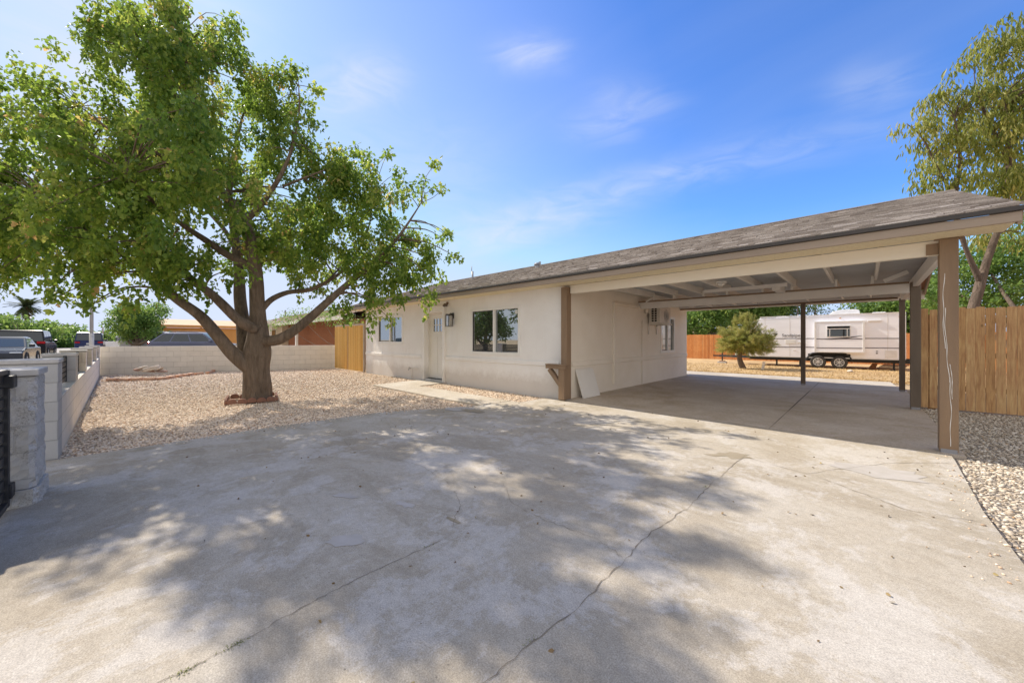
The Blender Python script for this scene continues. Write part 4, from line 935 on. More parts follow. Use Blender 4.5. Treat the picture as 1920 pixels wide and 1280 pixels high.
lob = [  # px, py, d, r_lateral, r_depth, r_up
 (285, 55, 7.8, 1.15, 1.2, 1.1), (400, 95, 8.1, .95, 1.2, .75), (505, 175, 8.4, .85, 1.1, .75), (560, 150, 8.5, .3, .4, .35), (215, 30, 7.6, .45, .7, .5), (185, 90, 7.5, .3, .5, .35),
 (120, 200, 7.0, .85, 1.0, .65), (290, 200, 7.9, 1.55, 1.6, 1.1), (430, 250, 8.3, 1.3, 1.5, 1.1), (540, 260, 8.4, .75, .9, .75),
 (40, 330, 7.0, .85, 1.2, .75), (170, 330, 7.4, 1.4, 1.6, .95), (330, 350, 7.2, 1.5, 1.7, 1.1), (-60, 400, 7.0, 1.0, 1.4, 1.0), (60, 440, 6.9, 1.1, 1.2, .75), (190, 460, 6.7, 1.3, 1.3, .70), (310, 480, 6.7, 1.0, 1.2, .50), (120, 520, 6.6, .80, .7, .32), (240, 540, 6.4, .6, .6, .22),
 (40, 490, 6.9, .5, .6, .3),
 (440, 400, 7.9, 1.1, 1.4, .8), (500, 470, 8.2, .75, 1.0, .55), (390, 520, 7.3, .6, .7, .35), (450, 520, 7.0, .45, .4, .3),
 (690, 335, 8.8, .95, .9, .65), (800, 520, 8.8, .5, .6, .6), (650, 460, 8.8, 1.0, .9, .7), (660, 350, 8.7, .8, .8, .6), (790, 580, 8.6, .4, .4, .25), (620, 400, 8.6, .9, 1.1, .8), (730, 420, 8.9, 1.05, 1.1, .85), (600, 480, 8.6, .85, 1.0, .6), (700, 500, 8.8, 1.1, 1.0, .65), (780, 500, 8.8, .62, .8, .55), (750, 560, 8.3, .75, .6, .32), (640, 560, 8.9, .8, .6, .28), (560, 530, 8.8, .5, .6, .3), (800, 455, 8.8, .3, .4, .35), (780, 370, 8.9, .4, .4, .38), (720, 590, 8.9, .35, .4, .18),
 (620, 322, 8.6, .6, .6, .4), (580, 330, 8.5, .5, .6, .5), (640, 300, 8.6, .45, .5, .3), (760, 365, 9.0, .8, .7, .55), (805, 420, 9.0, .6, .6, .6), (740, 520, 8.5, .9, .7, .55), (470, 120, 8.2, .6, .6, .45), (110, 280, 6.0, .8, .8, .8), (190, 400, 5.8, .9, .8, .6), (50, 420, 6.2, .8, .8, .6), (260, 480, 5.9, .7, .7, .4), (60, 230, 6.4, .7, .8, .6), (330, 60, 6.8, .9, .8, .7), (90, 545, 6.8, .7, .6, .25), (190, 560, 6.5, .6, .6, .2), (300, 545, 6.7, .6, .6, .25), (0, 470, 7.2, .8, .9, .6),
 (590, 500, 10.8, .9, .8, .5), (520, 470, 10.6, .9, .8, .6), (650, 480, 10.4, .8, .8, .5), (560, 400, 10.8, .9, .8, .6), (430, 480, 10.0, .9, .8, .5),
 # depth of the crown towards and away from the drive
 (300, 250, 5.6, .85, .8, .8), (180, 300, 5.5, .7, .8, .7), (330, 130, 6.6, .8, .8, .6), (400, 330, 6.0, .7, .9, .7), (420, 330, 10.4, 1.4, 1.2, 1.1), (330, 280, 10.6, 1.4, 1.1, 1.2), (560, 430, 10.0, 1.0, .9, .8), (280, 420, 5.7, .7, .6, .45), (470, 210, 10.0, 1.0, 1.0, .9)]
lobes = [(np.array(P(l[0], l[1], l[2] * TS)), l[3] * TS, l[4] * TS * .93, l[5] * TS) for l in lob]
cen = lobe_points(lobes, 14.4, .58)
void = np.sin(cen[:, 0] * 2.3 + 1.1 + 1.3 * np.sin(cen[:, 2] * 1.7)) + np.sin(cen[:, 1] * 2.6 + .4 + 1.2 * np.sin(cen[:, 0] * 1.9)) + np.sin(cen[:, 2] * 2.9 + 1.1 * np.sin(cen[:, 1] * 2.1 + .7))
cen = cen[(void > -1.5) & (rg.random(len(cen)) < np.clip(.80 + void * .2, .4, 1))]
# outlying sprigs
ext = []
for (x, y, d, n_) in ((595, 165, 8.5, 3), (560, 130, 8.5, 3), (450, 62, 8.2, 3), (420, 40, 8.1, 2), (50, 160, 7.2, 3), (20, 195, 7.1, 3), (60, 200, 7.2, 3), (735, 290, 8.8, 3), (810, 310, 8.9, 3), (835, 440, 8.9, 3), (850, 488, 8.8, 3), (822, 350, 8.9, 3), (670, 285, 8.7, 3), (590, 230, 8.4, 4), (600, 300, 8.5, 3), (110, 560, 6.7, 3), (170, 570, 6.5, 3), (625, 305, 8.5, 2), (20, 250, 6.9, 4)):
    for k in range(n_): ext.append(np.array(P(x + random.uniform(-12, 12), y + random.uniform(-9, 9), d * TS + random.uniform(-.2, .2))))
ext = np.array(ext)
twigs(b, np.vstack([cen[::3], ext[::2]]), skel, rads, 1, .013)
o = b.build('trunk', m_bark, tree, smooth=True); o.location = -T0
pos, dr_, s_, tone = cluster_leaves(cen, 66, .195, .066, 1.3, elong=(1, 1, 1.15))
p2, d2, s2, t2 = cluster_leaves(ext, 18, .13, .078, .8)
# drooping sprays
p3c = cen[rg.random(len(cen)) < .3] - np.array((0, 0, .22)); p3, d3, s3, t3 = cluster_leaves(p3c, 14, .16, .092, 1.6, elong=(.6, .6, 1.8))
o = leaves('crown', np.vstack([pos, p2, p3]), np.vstack([dr_, d2, d3]), np.concatenate([s_, s2, s3]), 'lobed', m_leaf, tree, np.concatenate([tone, t2, t3])); o.location = -T0
print('main leaves', len(pos) + len(p2) + len(p3))

# ring of scalloped blocks at the foot
def scallop():
    b = MB(); pts = [(-.083, 0), (.083, 0), (.083, .055)] + [(.078 * math.cos(a), .055 + .055 * math.sin(a)) for a in [math.pi * k / 10 for k in range(1, 10)]] + [(-.083, .055)]
    pts = [(x * .93, z * .9) for x, z in pts]; b.prism(pts, 'y', -.02, .02); o = b.build('edging_block', m_terracotta, bevel=.006); return o
sc0 = scallop(); used = False
rowdir = R(78); c0 = Vector((-9.20, 1.76, 0)); half = .42
for side in range(4):
    a = rowdir + side * math.pi / 2; u = Vector((math.cos(a), math.sin(a), 0)); nrm = Vector((math.sin(a), -math.cos(a), 0))
    for k in range(5):
        p = c0 + nrm * half + u * ((k - 2) * .158)
        o = sc0 if not used else sc0.copy()
        if used: COL.objects.link(o)
        used = True
        o.location = (p.x, p.y, -.008 + random.uniform(-.008, .008)); o.rotation_euler = (random.uniform(-.05, .05), 0, a + random.uniform(-.05, .05))
        lab = ['scalloped terracotta edging block in the front row at the foot of the tree', 'scalloped terracotta edging block right of the tree trunk', 'scalloped terracotta edging block behind the tree trunk', 'scalloped terracotta edging block left of the tree trunk'][side]
        tag(o, lab, 'edging block', ['front row of tree edging', 'right row of tree edging', 'rear row of tree edging', 'left row of tree edging'][side])
# curved line of bricks
line = [(-17.2, -.62), (-16.5, .2), (-16.1, .75), (-16.4, 1.05), (-17.1, 1.45), (-17.8, 1.95), (-18.05, 2.35)]
line = [tuple(G(x, y)[:2]) for x, y in ((186, 713), (225, 713), (262, 712), (300, 711), (330, 707), (362, 702), (392, 699), (402, 695))]
S = smooth_path([(p[0], p[1], 0) for p in line], 6)
acc = 0; last = S[0]; first = None; nb = 0
for p, q in zip(S[:-1], S[1:]):
    seg = math.hypot(q[0] - p[0], q[1] - p[1]); acc += seg
    if acc > .30:
        acc = 0; L = .29; a = math.atan2(q[1] - p[1], q[0] - p[0])
        b = MB(); w = random.uniform(.055, .07); h_ = random.uniform(.05, .075)
        pts = [(-L / 2, -w * .8), (-L / 4, -w), (L / 4, -w * .9), (L / 2, -w * .7), (L / 2, w * .8), (0, w), (-L / 2, w * .85)]
        b.prism([(x_, y_) for x_, y_ in pts], 'z', -.03, h_)
        o = b.build('edging_brick', m_brick, bevel=.01, loc=(q[0], q[1], 0), rot=(random.uniform(-.04, .04), random.uniform(-.04, .04), a + random.uniform(-.08, .08)))
        tag(o, 'flat red brown brick in the curved garden edging before the white block wall', 'brick', 'curved brick edging'); nb += 1
# small pile of stones
st = [(258, 693, .15, .07, m_stone2, 0.1, 'reddish stone at the left end of the small rock pile'), (268, 695, .12, .05, m_stone, 0, 'small pale stone low in the rock pile by the white wall'), (268, 689, .14, .06, m_stone, -.3, 'pale stone resting on top of the rock pile left side'),
      (278, 695, .18, .06, m_stone2, .1, 'flat brown stone under the rock pile middle'), (286, 691, .24, .10, m_stone, -.25, 'largest pale leaning stone of the rock pile'), (299, 692, .16, .035, m_stone, -.45, 'thin pale stone tilted up at the right of the rock pile'), (303, 696, .15, .05, m_stone2, 0, 'brown stone at the right foot of the rock pile')]
for (x, y, rx, rz_, m_, tilt, lab) in st:
    p = G(x, 703); d = (Vector((p.x, p.y, 0)) @ Vector((*CF[:2], 0)))
    bm = bmesh.new(); bmesh.ops.create_icosphere(bm, subdivisions=3, radius=1)
    rr = random.Random(int(x * 7))
    ph = [rr.uniform(0, 6) for _ in range(4)]
    for v in bm.verts:
        k = 1 + .12 * math.sin(v.co.x * 3 + ph[0]) + .10 * math.sin(v.co.y * 4 + ph[1]) + .08 * math.sin(v.co.z * 5 + ph[2]); v.co *= k
        v.co.z = max(-.6, min(.75, v.co.z))
    me = bpy.data.meshes.new('rock'); bm.to_mesh(me); bm.free(); me.materials.append(m_)
    o = bpy.data.objects.new('rock', me); COL.objects.link(o); zc = max(.03, CAM_H + (YH - y) * d / F)
    o.location = (p.x, p.y, zc); o.scale = (rx, rx * .6, rz_); o.rotation_euler = (0, tilt, YAW + rr.uniform(-.3, .3)); tag(o, lab, 'stone', 'stones in the small rock pile')

def cloud_tree(name, label, base, lobes_, leaf, mat, barkm, per=6, each=40, rad=.3, ls=.12, droop=.3, limbs=None, tr=.12, cat='tree', group=None, twig=0, shell=.6):
    t = thing(name, label, cat, base, 0, group); B0 = Vector(base)
    b = MB(); sk = []; rd = []
    lo = [(np.array(l[0]), l[1], l[2], l[3]) for l in lobes_]
    if limbs:
        for pts in limbs:
            s, r_ = limb(b, pts); sk.append(s); rd.append(r_)
    else:
        for l in lo[:6]:
            c = Vector(l[0]); mid = (B0 + c) / 2 + Vector((random.uniform(-.2, .2), random.uniform(-.2, .2), -.1 * (c - B0).length * .3))
            S = smooth_path([(*B0, tr * 1.3), (*(B0 + Vector((0, 0, (c.z - B0.z) * .25))), tr), (*mid, tr * .6), (*c, tr * .2)], 4)
            b.tube([s[:3] for s in S], [s[3] for s in S], 8, wob=.05); sk.append(np.array([s[:3] for s in S])); rd.append(np.array([s[3] for s in S]))
    c = lobe_points(lo, per, shell)
    if twig: twigs(b, c, sk, rd, twig, .012)
    o = b.build('trunk', barkm, t, smooth=True); o.location = -B0
    pos, d_, s_, tn = cluster_leaves(c, each, rad, ls, droop)
    o = leaves('crown', pos, d_, s_, leaf, mat, t, tn); o.location = -B0
    return t, c
def lob_px(lst): return [(P(*l[:3]), l[3], l[4], l[5]) for l in lst]
# right tree behind the plank fence
rt, rc = cloud_tree('tall_tree', 'tall thin tree with drooping olive leaves and forked trunk behind the right fence', P(1818, 640, 9.2), lob_px([
 (1870, 90, 9.2, .8, 1, .5), (1900, 190, 9.2, 1.1, 1.2, .8), (1960, 130, 9.2, .9, 1, 1.0), (1800, 200, 9.2, .75, .8, .55), (1760, 170, 9.3, .3, .4, .3), (1840, 270, 9.2, 1.1, 1.2, .55), (1745, 255, 9.3, .6, .6, .4), (1700, 235, 9.4, .28, .3, .15), (1770, 330, 9.2, .65, .7, .4), (1880, 350, 9.2, .9, 1.1, .5), (1730, 345, 9.5, .25, .3, .15), (1980, 280, 9.4, 1.2, 1.2, 1.1), (1900, 440, 9.6, .7, .8, .3), (1835, 440, 9.8, .35, .3, .25)]),
 'long', m_leaf2, m_bark2, 21, 34, .24, .15, 2.2, limbs=[
 [(1812, 680, 9.2, .11), (1822, 590, 9.2, .10), (1832, 555, 9.2, .098), (1840, 525, 9.2, .09), (1850, 490, 9.2, .075), (1862, 455, 9.2, .068), (1875, 420, 9.2, .06), (1890, 350, 9.2, .06), (1890, 260, 9.2, .045), (1880, 160, 9.2, .02), (1880, 90, 9.2, .01)],
 [(1838, 528, 9.2, .07), (1825, 500, 9.2, .055), (1812, 470, 9.2, .045), (1800, 430, 9.2, .055), (1790, 380, 9.2, .045), (1800, 300, 9.2, .035), (1790, 220, 9.2, .015)],
 [(1795, 380, 9.2, .035), (1760, 320, 9.3, .025), (1730, 260, 9.35, .018), (1700, 232, 9.4, .008)], [(1870, 430, 9.2, .06), (1910, 380, 9.2, .04), (1950, 300, 9.3, .03), (1970, 200, 9.3, .02)], [(1890, 300, 9.2, .04), (1850, 220, 9.2, .03), (1830, 160, 9.2, .015)]], twig=3)
# vegetation behind the right fence
cloud_tree('leafy_shrub', 'dense green shrub filling the space behind the right plank fence', (4.0, 13.5, -.2), lob_px([
 (1850, 500, 12.5, 1.6, 1.0, .9), (1930, 470, 12.0, 1.4, 1.0, 1.3), (1770, 530, 13, 1.0, 1.0, .75), (1880, 560, 12, 1.8, .9, .6), (1745, 560, 14, .9, 1.0, .6), (1800, 570, 12.5, 1.2, .8, .5), (1980, 560, 12, 1.5, 1, 1.2)]),
 'oval', m_leaf4, m_bark2, 12, 46, .28, .10, .5, cat='shrub')
# trees beyond the back yard
def far_tree(label, base, lst, mat, **k): return cloud_tree('background_tree', label, base, lob_px(lst), 'oval', mat, m_bark2, **k)
far_tree('dense dark green tree beyond the rear fence left of the pine', (-14, 41, -.3), [(1300, 600, 38, 3.0, 2, 1.6), (1345, 590, 38, 2.6, 2, 1.7), (1390, 585, 40, 2.6, 2, 1.7), (1320, 560, 40, 3, 2, 2.4), (1380, 560, 40, 3, 2, 2.0), (1430, 575, 40, 2.4, 2, 1.9), (1300, 620, 37, 1.5, 1.2, .8)], m_leaf4, per=1.4, each=60, rad=.7, ls=.26, tr=.25)
far_tree('brownish green tree behind the left end of the trailer', (-9, 43, -.3), [(1450, 580, 42, 2.4, 2, 1.6), (1475, 575, 42, 1.8, 2, 1.9), (1420, 560, 42, 2.5, 2, 2.5)], m_leaf3, per=1.3, each=50, rad=.7, ls=.25, tr=.25)
far_tree('thin open tree against the sky above the trailer', (-4, 43, -.3), [(1495, 570, 40, 1.6, 1.5, 1.6), (1530, 575, 40, 1.8, 1.5, 1.3), (1560, 590, 40, 1.5, 1, .7)], m_leaf3, per=1.2, each=20, rad=.8, ls=.2, tr=.2, twig=1)
far_tree('bright green tree behind the right end of the trailer', (3, 38, -.3), [(1625, 590, 30, 1.8, 1.5, 1.4), (1665, 580, 30, 2.2, 1.5, 2.0), (1700, 585, 29, 2.4, 1.5, 2.2), (1735, 570, 28, 1.8, 1.5, 2.6), (1740, 620, 28, 1.2, 1, 1.2), (1690, 540, 31, 2, 2, 2)], m_leaf4, per=2.2, each=60, rad=.6, ls=.22, tr=.22)
# pine in the yard
pb = G(1392, 690, -.32); t = thing('pine_tree', 'small bushy pine with leaning trunk in the dry back yard before the trailer', 'tree', pb); PB = Vector(pb); dpi = float(PB @ Vector(CF))
b = MB(); sk = []; rd = []
s, r_ = limb(b, [(1394, 692, dpi, .16), (1388, 677, dpi, .13), (1387, 665, dpi, .11), (1392, 640, dpi, .09), (1397, 615, dpi, .06), (1402, 590, dpi, .02)], 10); sk.append(s); rd.append(r_)
lobp = lob_px([(1402, 592, dpi, .35, .35, .35), (1398, 612, dpi, .7, .7, .55), (1378, 628, dpi, .8, .8, .5), (1422, 632, dpi, .75, .8, .5), (1395, 640, dpi - .4, 1.1, 1.0, .55), (1362, 645, dpi, .55, .7, .42), (1435, 645, dpi, .55, .6, .42), (1415, 655, dpi, .9, .9, .30), (1375, 655, dpi, .8, .8, .28), (1350, 620, dpi, .25, .3, .25), (1440, 625, dpi, .22, .3, .2), (1388, 600, dpi, .35, .3, .3)])
lo = [(np.array(l[0]), l[1], l[2], l[3]) for l in lobp]; c = lobe_points(lo, 95, .45); ctr = np.array(P(1395, 645, dpi))
twigs(b, c[::9], sk, rd, 1, .012); o = b.build('trunk', m_bark2, t, smooth=True); o.location = -PB
n_ = 70; N_ = len(c) * n_; cc = np.repeat(c, n_, 0); out = cc - ctr; out /= np.linalg.norm(out, axis=1, keepdims=True)
axis = np.repeat((c - ctr) / np.linalg.norm(c - ctr, axis=1, keepdims=True), n_, 0); tt = rg.uniform(-.14, .14, N_)
tn = np.clip(np.repeat(rg.normal(.5, .2, len(c)), n_) + rg.normal(0, .15, N_), 0, 1)
o = leaves('crown', cc + axis * tt[:, None], axis * .6 + sph(N_) * .9 + np.array((0, 0, .3)), rg.uniform(.08, .16, N_), 'needle', m_needle, t, tn); o.location = -PB

# left background: round tree, palms, hedges
cloud_tree('round_tree', 'round bright green tree beyond the white wall near the street', P(258, 655, 32), lob_px([(255, 605, 32, 1.9, 1.6, 1.3), (225, 610, 32, .8, 1, .9), (240, 588, 32, 1.2, 1.2, .8), (280, 600, 32, 1.0, 1.2, 1.2), (295, 622, 32, .8, 1, .5), (235, 630, 32, .9, 1, .5), (275, 580, 33, 1, 1, .6), (300, 580, 34, .9, .9, .5)]), 'oval', m_leaf4, m_bark2, 5, 60, .42, .17, .3, tr=.15)
def palm(label, px, py_crown, py_base, d, rc, group=None, skirt=True, n=46):
    base = P(px, py_base, d); top = P(px, py_crown, d); t = thing('palm_tree', label, 'palm', base)
    h_ = top.z - base.z; b = MB(); b.tube([(0, 0, 0), (.05, 0, h_ * .5), (0, 0, h_)], [.28 * rc / 2, .2 * rc / 2, .22 * rc / 2], 10, wob=.05); b.build('trunk', m_bark2, t, smooth=True)
    b = MB()
    for k in range(n):
        a = k * 2.399; e = math.radians(-35 + 110 * ((k * 37) % n) / n); L = rc * random.uniform(.8, 1.05); pts = []
        for i in range(5):
            s_ = i / 4; el = e - s_ * s_ * .9; r_ = L * s_
            pts.append(Vector((math.cos(a) * math.cos(e - .35 * s_) * r_, math.sin(a) * math.cos(e - .35 * s_) * r_, h_ + math.sin(e) * r_ - .25 * L * s_ * s_)))
        for i in range(4):
            d_ = (pts[i + 1] - pts[i]); side = d_.cross(Vector((0, 0, 1))).normalized() if d_.cross(Vector((0, 0, 1))).length > 1e-4 else Vector((1, 0, 0))
            m0 = (pts[i] + pts[i + 1]) / 2
            for sd in (-1, 1):
                for q in range(3):
                    p0 = pts[i].lerp(pts[i + 1], q / 3); tip = p0 + side * sd * .26 * L * (1 - .5 * i / 4) + d_.normalized() * .22 * L + Vector((0, 0, -.05 * L)); b.add([p0, p0 + d_.normalized() * .12 * L, tip], [(0, 1, 2)], 0, random.random())
    b.build('fronds', m_palm, t, rnd=True)
    if skirt:
        b = MB()
        for k in range(160):
            a = random.uniform(0, 6.28); z = h_ - random.uniform(.02, .9) * rc; r0 = .18 * rc; L = rc * .35 * (1 - .55 * (h_ - z) / rc / .9 )
            p0 = Vector((math.cos(a) * r0 * .6, math.sin(a) * r0 * .6, z)); tip = Vector((math.cos(a) * (r0 + L * .55), math.sin(a) * (r0 + L * .55), z - L * .8)); s_ = Vector((-math.sin(a), math.cos(a), 0)) * .07 * rc
            b.add([p0 - s_, p0 + s_, tip], [(0, 1, 2)], 0, random.random())
        b.build('dead_fronds', m_deadpalm, t, rnd=True)
    return t
palm('tall fan palm with brown skirt standing over the hedge at far left', 50, 574, 652, 60, 2.15)
palm('short fan palm beside the parked red truck down the street', 127, 617, 650, 68, 1.5, n=34)
cloud_tree('hedge', 'long yellow green hedge of trees across the street at far left', P(40, 655, 55), [(P(x, 640 - k, d), 5, 3, h_) for x, k, d, h_ in ((-60, 8, 52, 2.8), (-20, 8, 52, 2.6), (15, 10, 54, 2.5), (50, 8, 56, 2.2), (85, 8, 58, 2.0), (115, 6, 62, 1.7))], 'oval', m_leaf4, m_bark2, .5, 80, 1.1, .42, .1, tr=.2, cat='hedge')
cloud_tree('hedge', 'low distant tree line beyond the blue van', P(170, 655, 95), [(P(x, 640, 95), 6, 3, 2.0) for x in (140, 165, 190, 215, 240)], 'oval', m_leaf3, m_bark2, .35, 70, 1.4, .6, .1, tr=.2, cat='tree line')
cloud_tree('background_tree', 'bare topped small tree rising above the left hedge', P(32, 640, 50), lob_px([(32, 603, 50, 1.0, .8, .6), (22, 600, 50, .5, .5, .4)]), 'oval', m_leaf3, m_bark2, 3, 14, .5, .25, .1, tr=.08)
cloud_tree('leafy_shrub', 'light green plant reaching over the top of the bamboo fence', (-16.0, 7.3, 0), lob_px([(600, 590, 19, .9, .6, .45), (640, 600, 18, .9, .5, .4), (670, 605, 17.5, .4, .4, .25), (560, 590, 20, .8, .6, .5), (520, 600, 19, .6, .5, .4)]), 'long', m_leaf4, m_bark2, 14, 34, .3, .13, .9, cat='shrub', tr=.02)

for (x, y, lab) in ((-13, -17, 'broad green tree across the street behind the drive'), (-22, -18.5, 'tall green tree across the street beyond the gate'), (-33, -17, 'rounded green tree across the street further along')):
    bb = Vector((x, y, 0)); t, _ = cloud_tree('street_tree', lab, bb, [(bb + Vector(o), r1, r2, r3) for o, r1, r2, r3 in (((0, 0, 3.4), 3.4, 2.6, 1.9), ((-2.2, 0, 2.2), 2.2, 2, 1.3), ((2.2, .5, 2.4), 2.2, 2, 1.4), ((.5, 0, 5.2), 2.0, 1.8, 1.2))], 'oval', m_leaf3, m_bark2, .9, 60, .7, .28, .3, tr=.25)
# ------------------------------------------------------------------ neighbours
nh = thing('neighbour_house', 'brown and tan neighbour house with pale shingle roof behind the block wall', 'house', (-30, 8, 0)); NB = Vector((-30, 8, 0))
def nb_(mb, name, m, **k): o = mb.build(name, m, nh, **k); o.location = -NB; return o
b = MB(); b.box(-30.4, -19.0, 8, 14, -.1, 2.35); nb_(b, 'brown_wall', m_brownwall)
b = MB(); b.box(-43, -30.42, 7.6, 14, -.1, 2.35); nb_(b, 'tan_wall', m_tan)
b = MB(); roof_slope(b, -43.5, -18.4, 7.2, 2.42, 11.2, 3.65, 14, .6, .02); roof_slope(b, -43.5, -18.4, 15.2, 2.42, 11.2, 3.65, 6, 2.5, .02); nb_(b, 'roof', m_shingle2, rnd=True)
b = MB(); b.box(-43.5, -18.4, 7.16, 7.2, 2.24, 2.42); b.box(-34, -30.5, 6.2, 7.15, 2.45, 2.62); nb_(b, 'fascia', m_white)
b = MB(); b.box(-26.3, -26.1, 7.3, 7.42, 0, 2.3); nb_(b, 'porch_post', m_white); b = MB(); b.box(-31.3, -31.1, 7.0, 7.12, 0, 2.3); nb_(b, 'porch_post', m_white)
for x in (-33.2, -36.5, -40): b = MB(); b.box(x, x + 1.1, 7.56, 7.62, 1.1, 1.95); o = nb_(b, 'window', m_glass)
b = MB(); b.cyl((-37, 9.5, 3.3), 'z', .06, 1.1, 8); nb_(b, 'vent_pipe', m_galv)
oh = thing('orange_house', 'low orange house with peach roof far behind the grey car', 'house', (-55, 5, 0)); OB = Vector((-55, 5, 0))
b = MB(); b.box(-60, -50, 1.6, 9.5, -.1, 2.45); o = b.build('wall', m_orange, oh); o.location = -OB
b = MB(); b.add([(-49.6, 1.3, 2.72), (-49.6, 10, 2.72), (-54, 10, 3.45), (-54, 2.2, 3.45), (-60.4, 1.3, 2.72), (-60.4, 10, 2.72)], [(0, 1, 2, 3), (3, 2, 5, 4), (0, 3, 4)]); o = b.build('roof', m_peach, oh); o.location = -OB
b = MB(); b.box(-49.64, -49.58, 1.3, 10, 2.50, 2.715); o = b.build('fascia', m_orange, oh); o.location = -OB
bh = thing('rear_house', 'dark low roofed building beyond the rear fence at the house corner', 'house', P(1290, 660, 40)); BB = Vector(bh.location)
b = MB(); b.box(-4.5, 2.3, -1, 5, -.5, 1.9); b.build('wall', m_tan, bh, rot=(0, 0, 0)); b = MB(); b.add([(-5, -1.5, 1.85), (3.2, -1.5, 1.75), (1.5, 2, 2.9), (-5, 2, 2.9), (3.2, 5.5, 1.8), (-5, 5.5, 1.8)], [(0, 1, 2, 3), (3, 2, 4, 5), (1, 4, 2)]); b.build('roof', m_shingle2, bh)
b = MB(); b.box(-5, 3.2, -1.53, -1.5, 1.55, 1.82); b.build('fascia', m_drip, bh)
# poles
t = thing('street_pole', 'grey metal street pole with paler base sleeve rising behind the street wall', 'pole', P(171.8, 700, 17)); z0 = t.location.z; t.location.z = 0
b = MB(); b.tube([(0, 0, 0), (0, 0, 8.5)], [.065, .05], 14); b.build('shaft', m_galv, t, smooth=True); b = MB(); b.tube([(0, 0, -.05), (0, 0, 1.55)], [.078, .078], 14); b.build('sleeve', m_cap, t, smooth=True)
b = MB(); b.tube([(0, 0, 8.4), (-.3, -.6, 8.7), (-.5, -1.6, 8.75)], .035, 8); b.build('arm', m_galv, t, smooth=True); b = MB(); b.box(-.62, -.40, -2.2, -1.5, 8.68, 8.8); b.build('lamp_head', m_galv, t, bevel=.03)
for (x, y0, y1, d, lab) in ((193, 613, 640, 80, 'thin dark utility pole far down the street'), (377, 598, 620, 45, 'short dark pipe pole above the neighbour roofs')):
    pt = P(x, y1, d); t = thing('utility_pole', lab, 'pole', (pt.x, pt.y, 0)); b = MB(); zt_ = P(x, y0, d).z; b.tube([(0, 0, 0), (0, 0, zt_)], [.14 * d / 80, .10 * d / 80], 8); b.build('shaft', m_fascia, t); b = MB(); b.box(-.5, .5, -.04, .04, zt_ - .4, zt_ - .3); b.build('crossarm', m_fascia, t) if d > 60 else None

# ------------------------------------------------------------------ vehicles (local +x forward)
def wheel(parent, x, y, r, w=.22, rimm=m_rim):
    b = MB(); seg = 28
    prof = [(r * .62, -w / 2), (r * .90, -w / 2), (r, -w * .32), (r, w * .32), (r * .90, w / 2), (r * .62, w / 2)]
    vs = [(p[0] * math.cos(2 * math.pi * k / seg), p[1], p[0] * math.sin(2 * math.pi * k / seg)) for k in range(seg) for p in prof]; n_ = len(prof)
    b.add(vs, [(k * n_ + i, k * n_ + i + 1, ((k + 1) % seg) * n_ + i + 1, ((k + 1) % seg) * n_ + i) for k in range(seg) for i in range(n_ - 1)])
    o = b.build('wheel', m_rubber, parent, smooth=False, loc=(x, y, r))
    s = 1 if y > 0 else -1; b = MB(); b.cyl((0, s * w * .30, 0), 'y', r * .63, .02, 24); b.cyl((0, s * w * .40, 0), 'y', r * .14, .05, 12)
    for k in range(8): a = k * math.pi / 4; b.beam((0, s * w * .40, 0), (math.cos(a) * r * .58, s * w * .42, math.sin(a) * r * .58), .03, .045 * r / .33, up=Vector((0, 1, 0)))
    for k in range(24): pass
    b.tube([(math.cos(a * math.pi / 12) * r * .6, s * w * .43, math.sin(a * math.pi / 12) * r * .6) for a in range(25)], .018, 6, cap=False)
    k = b.build('rim', rimm, o); b = MB(); b.cyl((0, s * w * .335, 0), 'y', r * .56, .006, 24); k2 = b.build('brake_disc', m_dark, o)
    return o
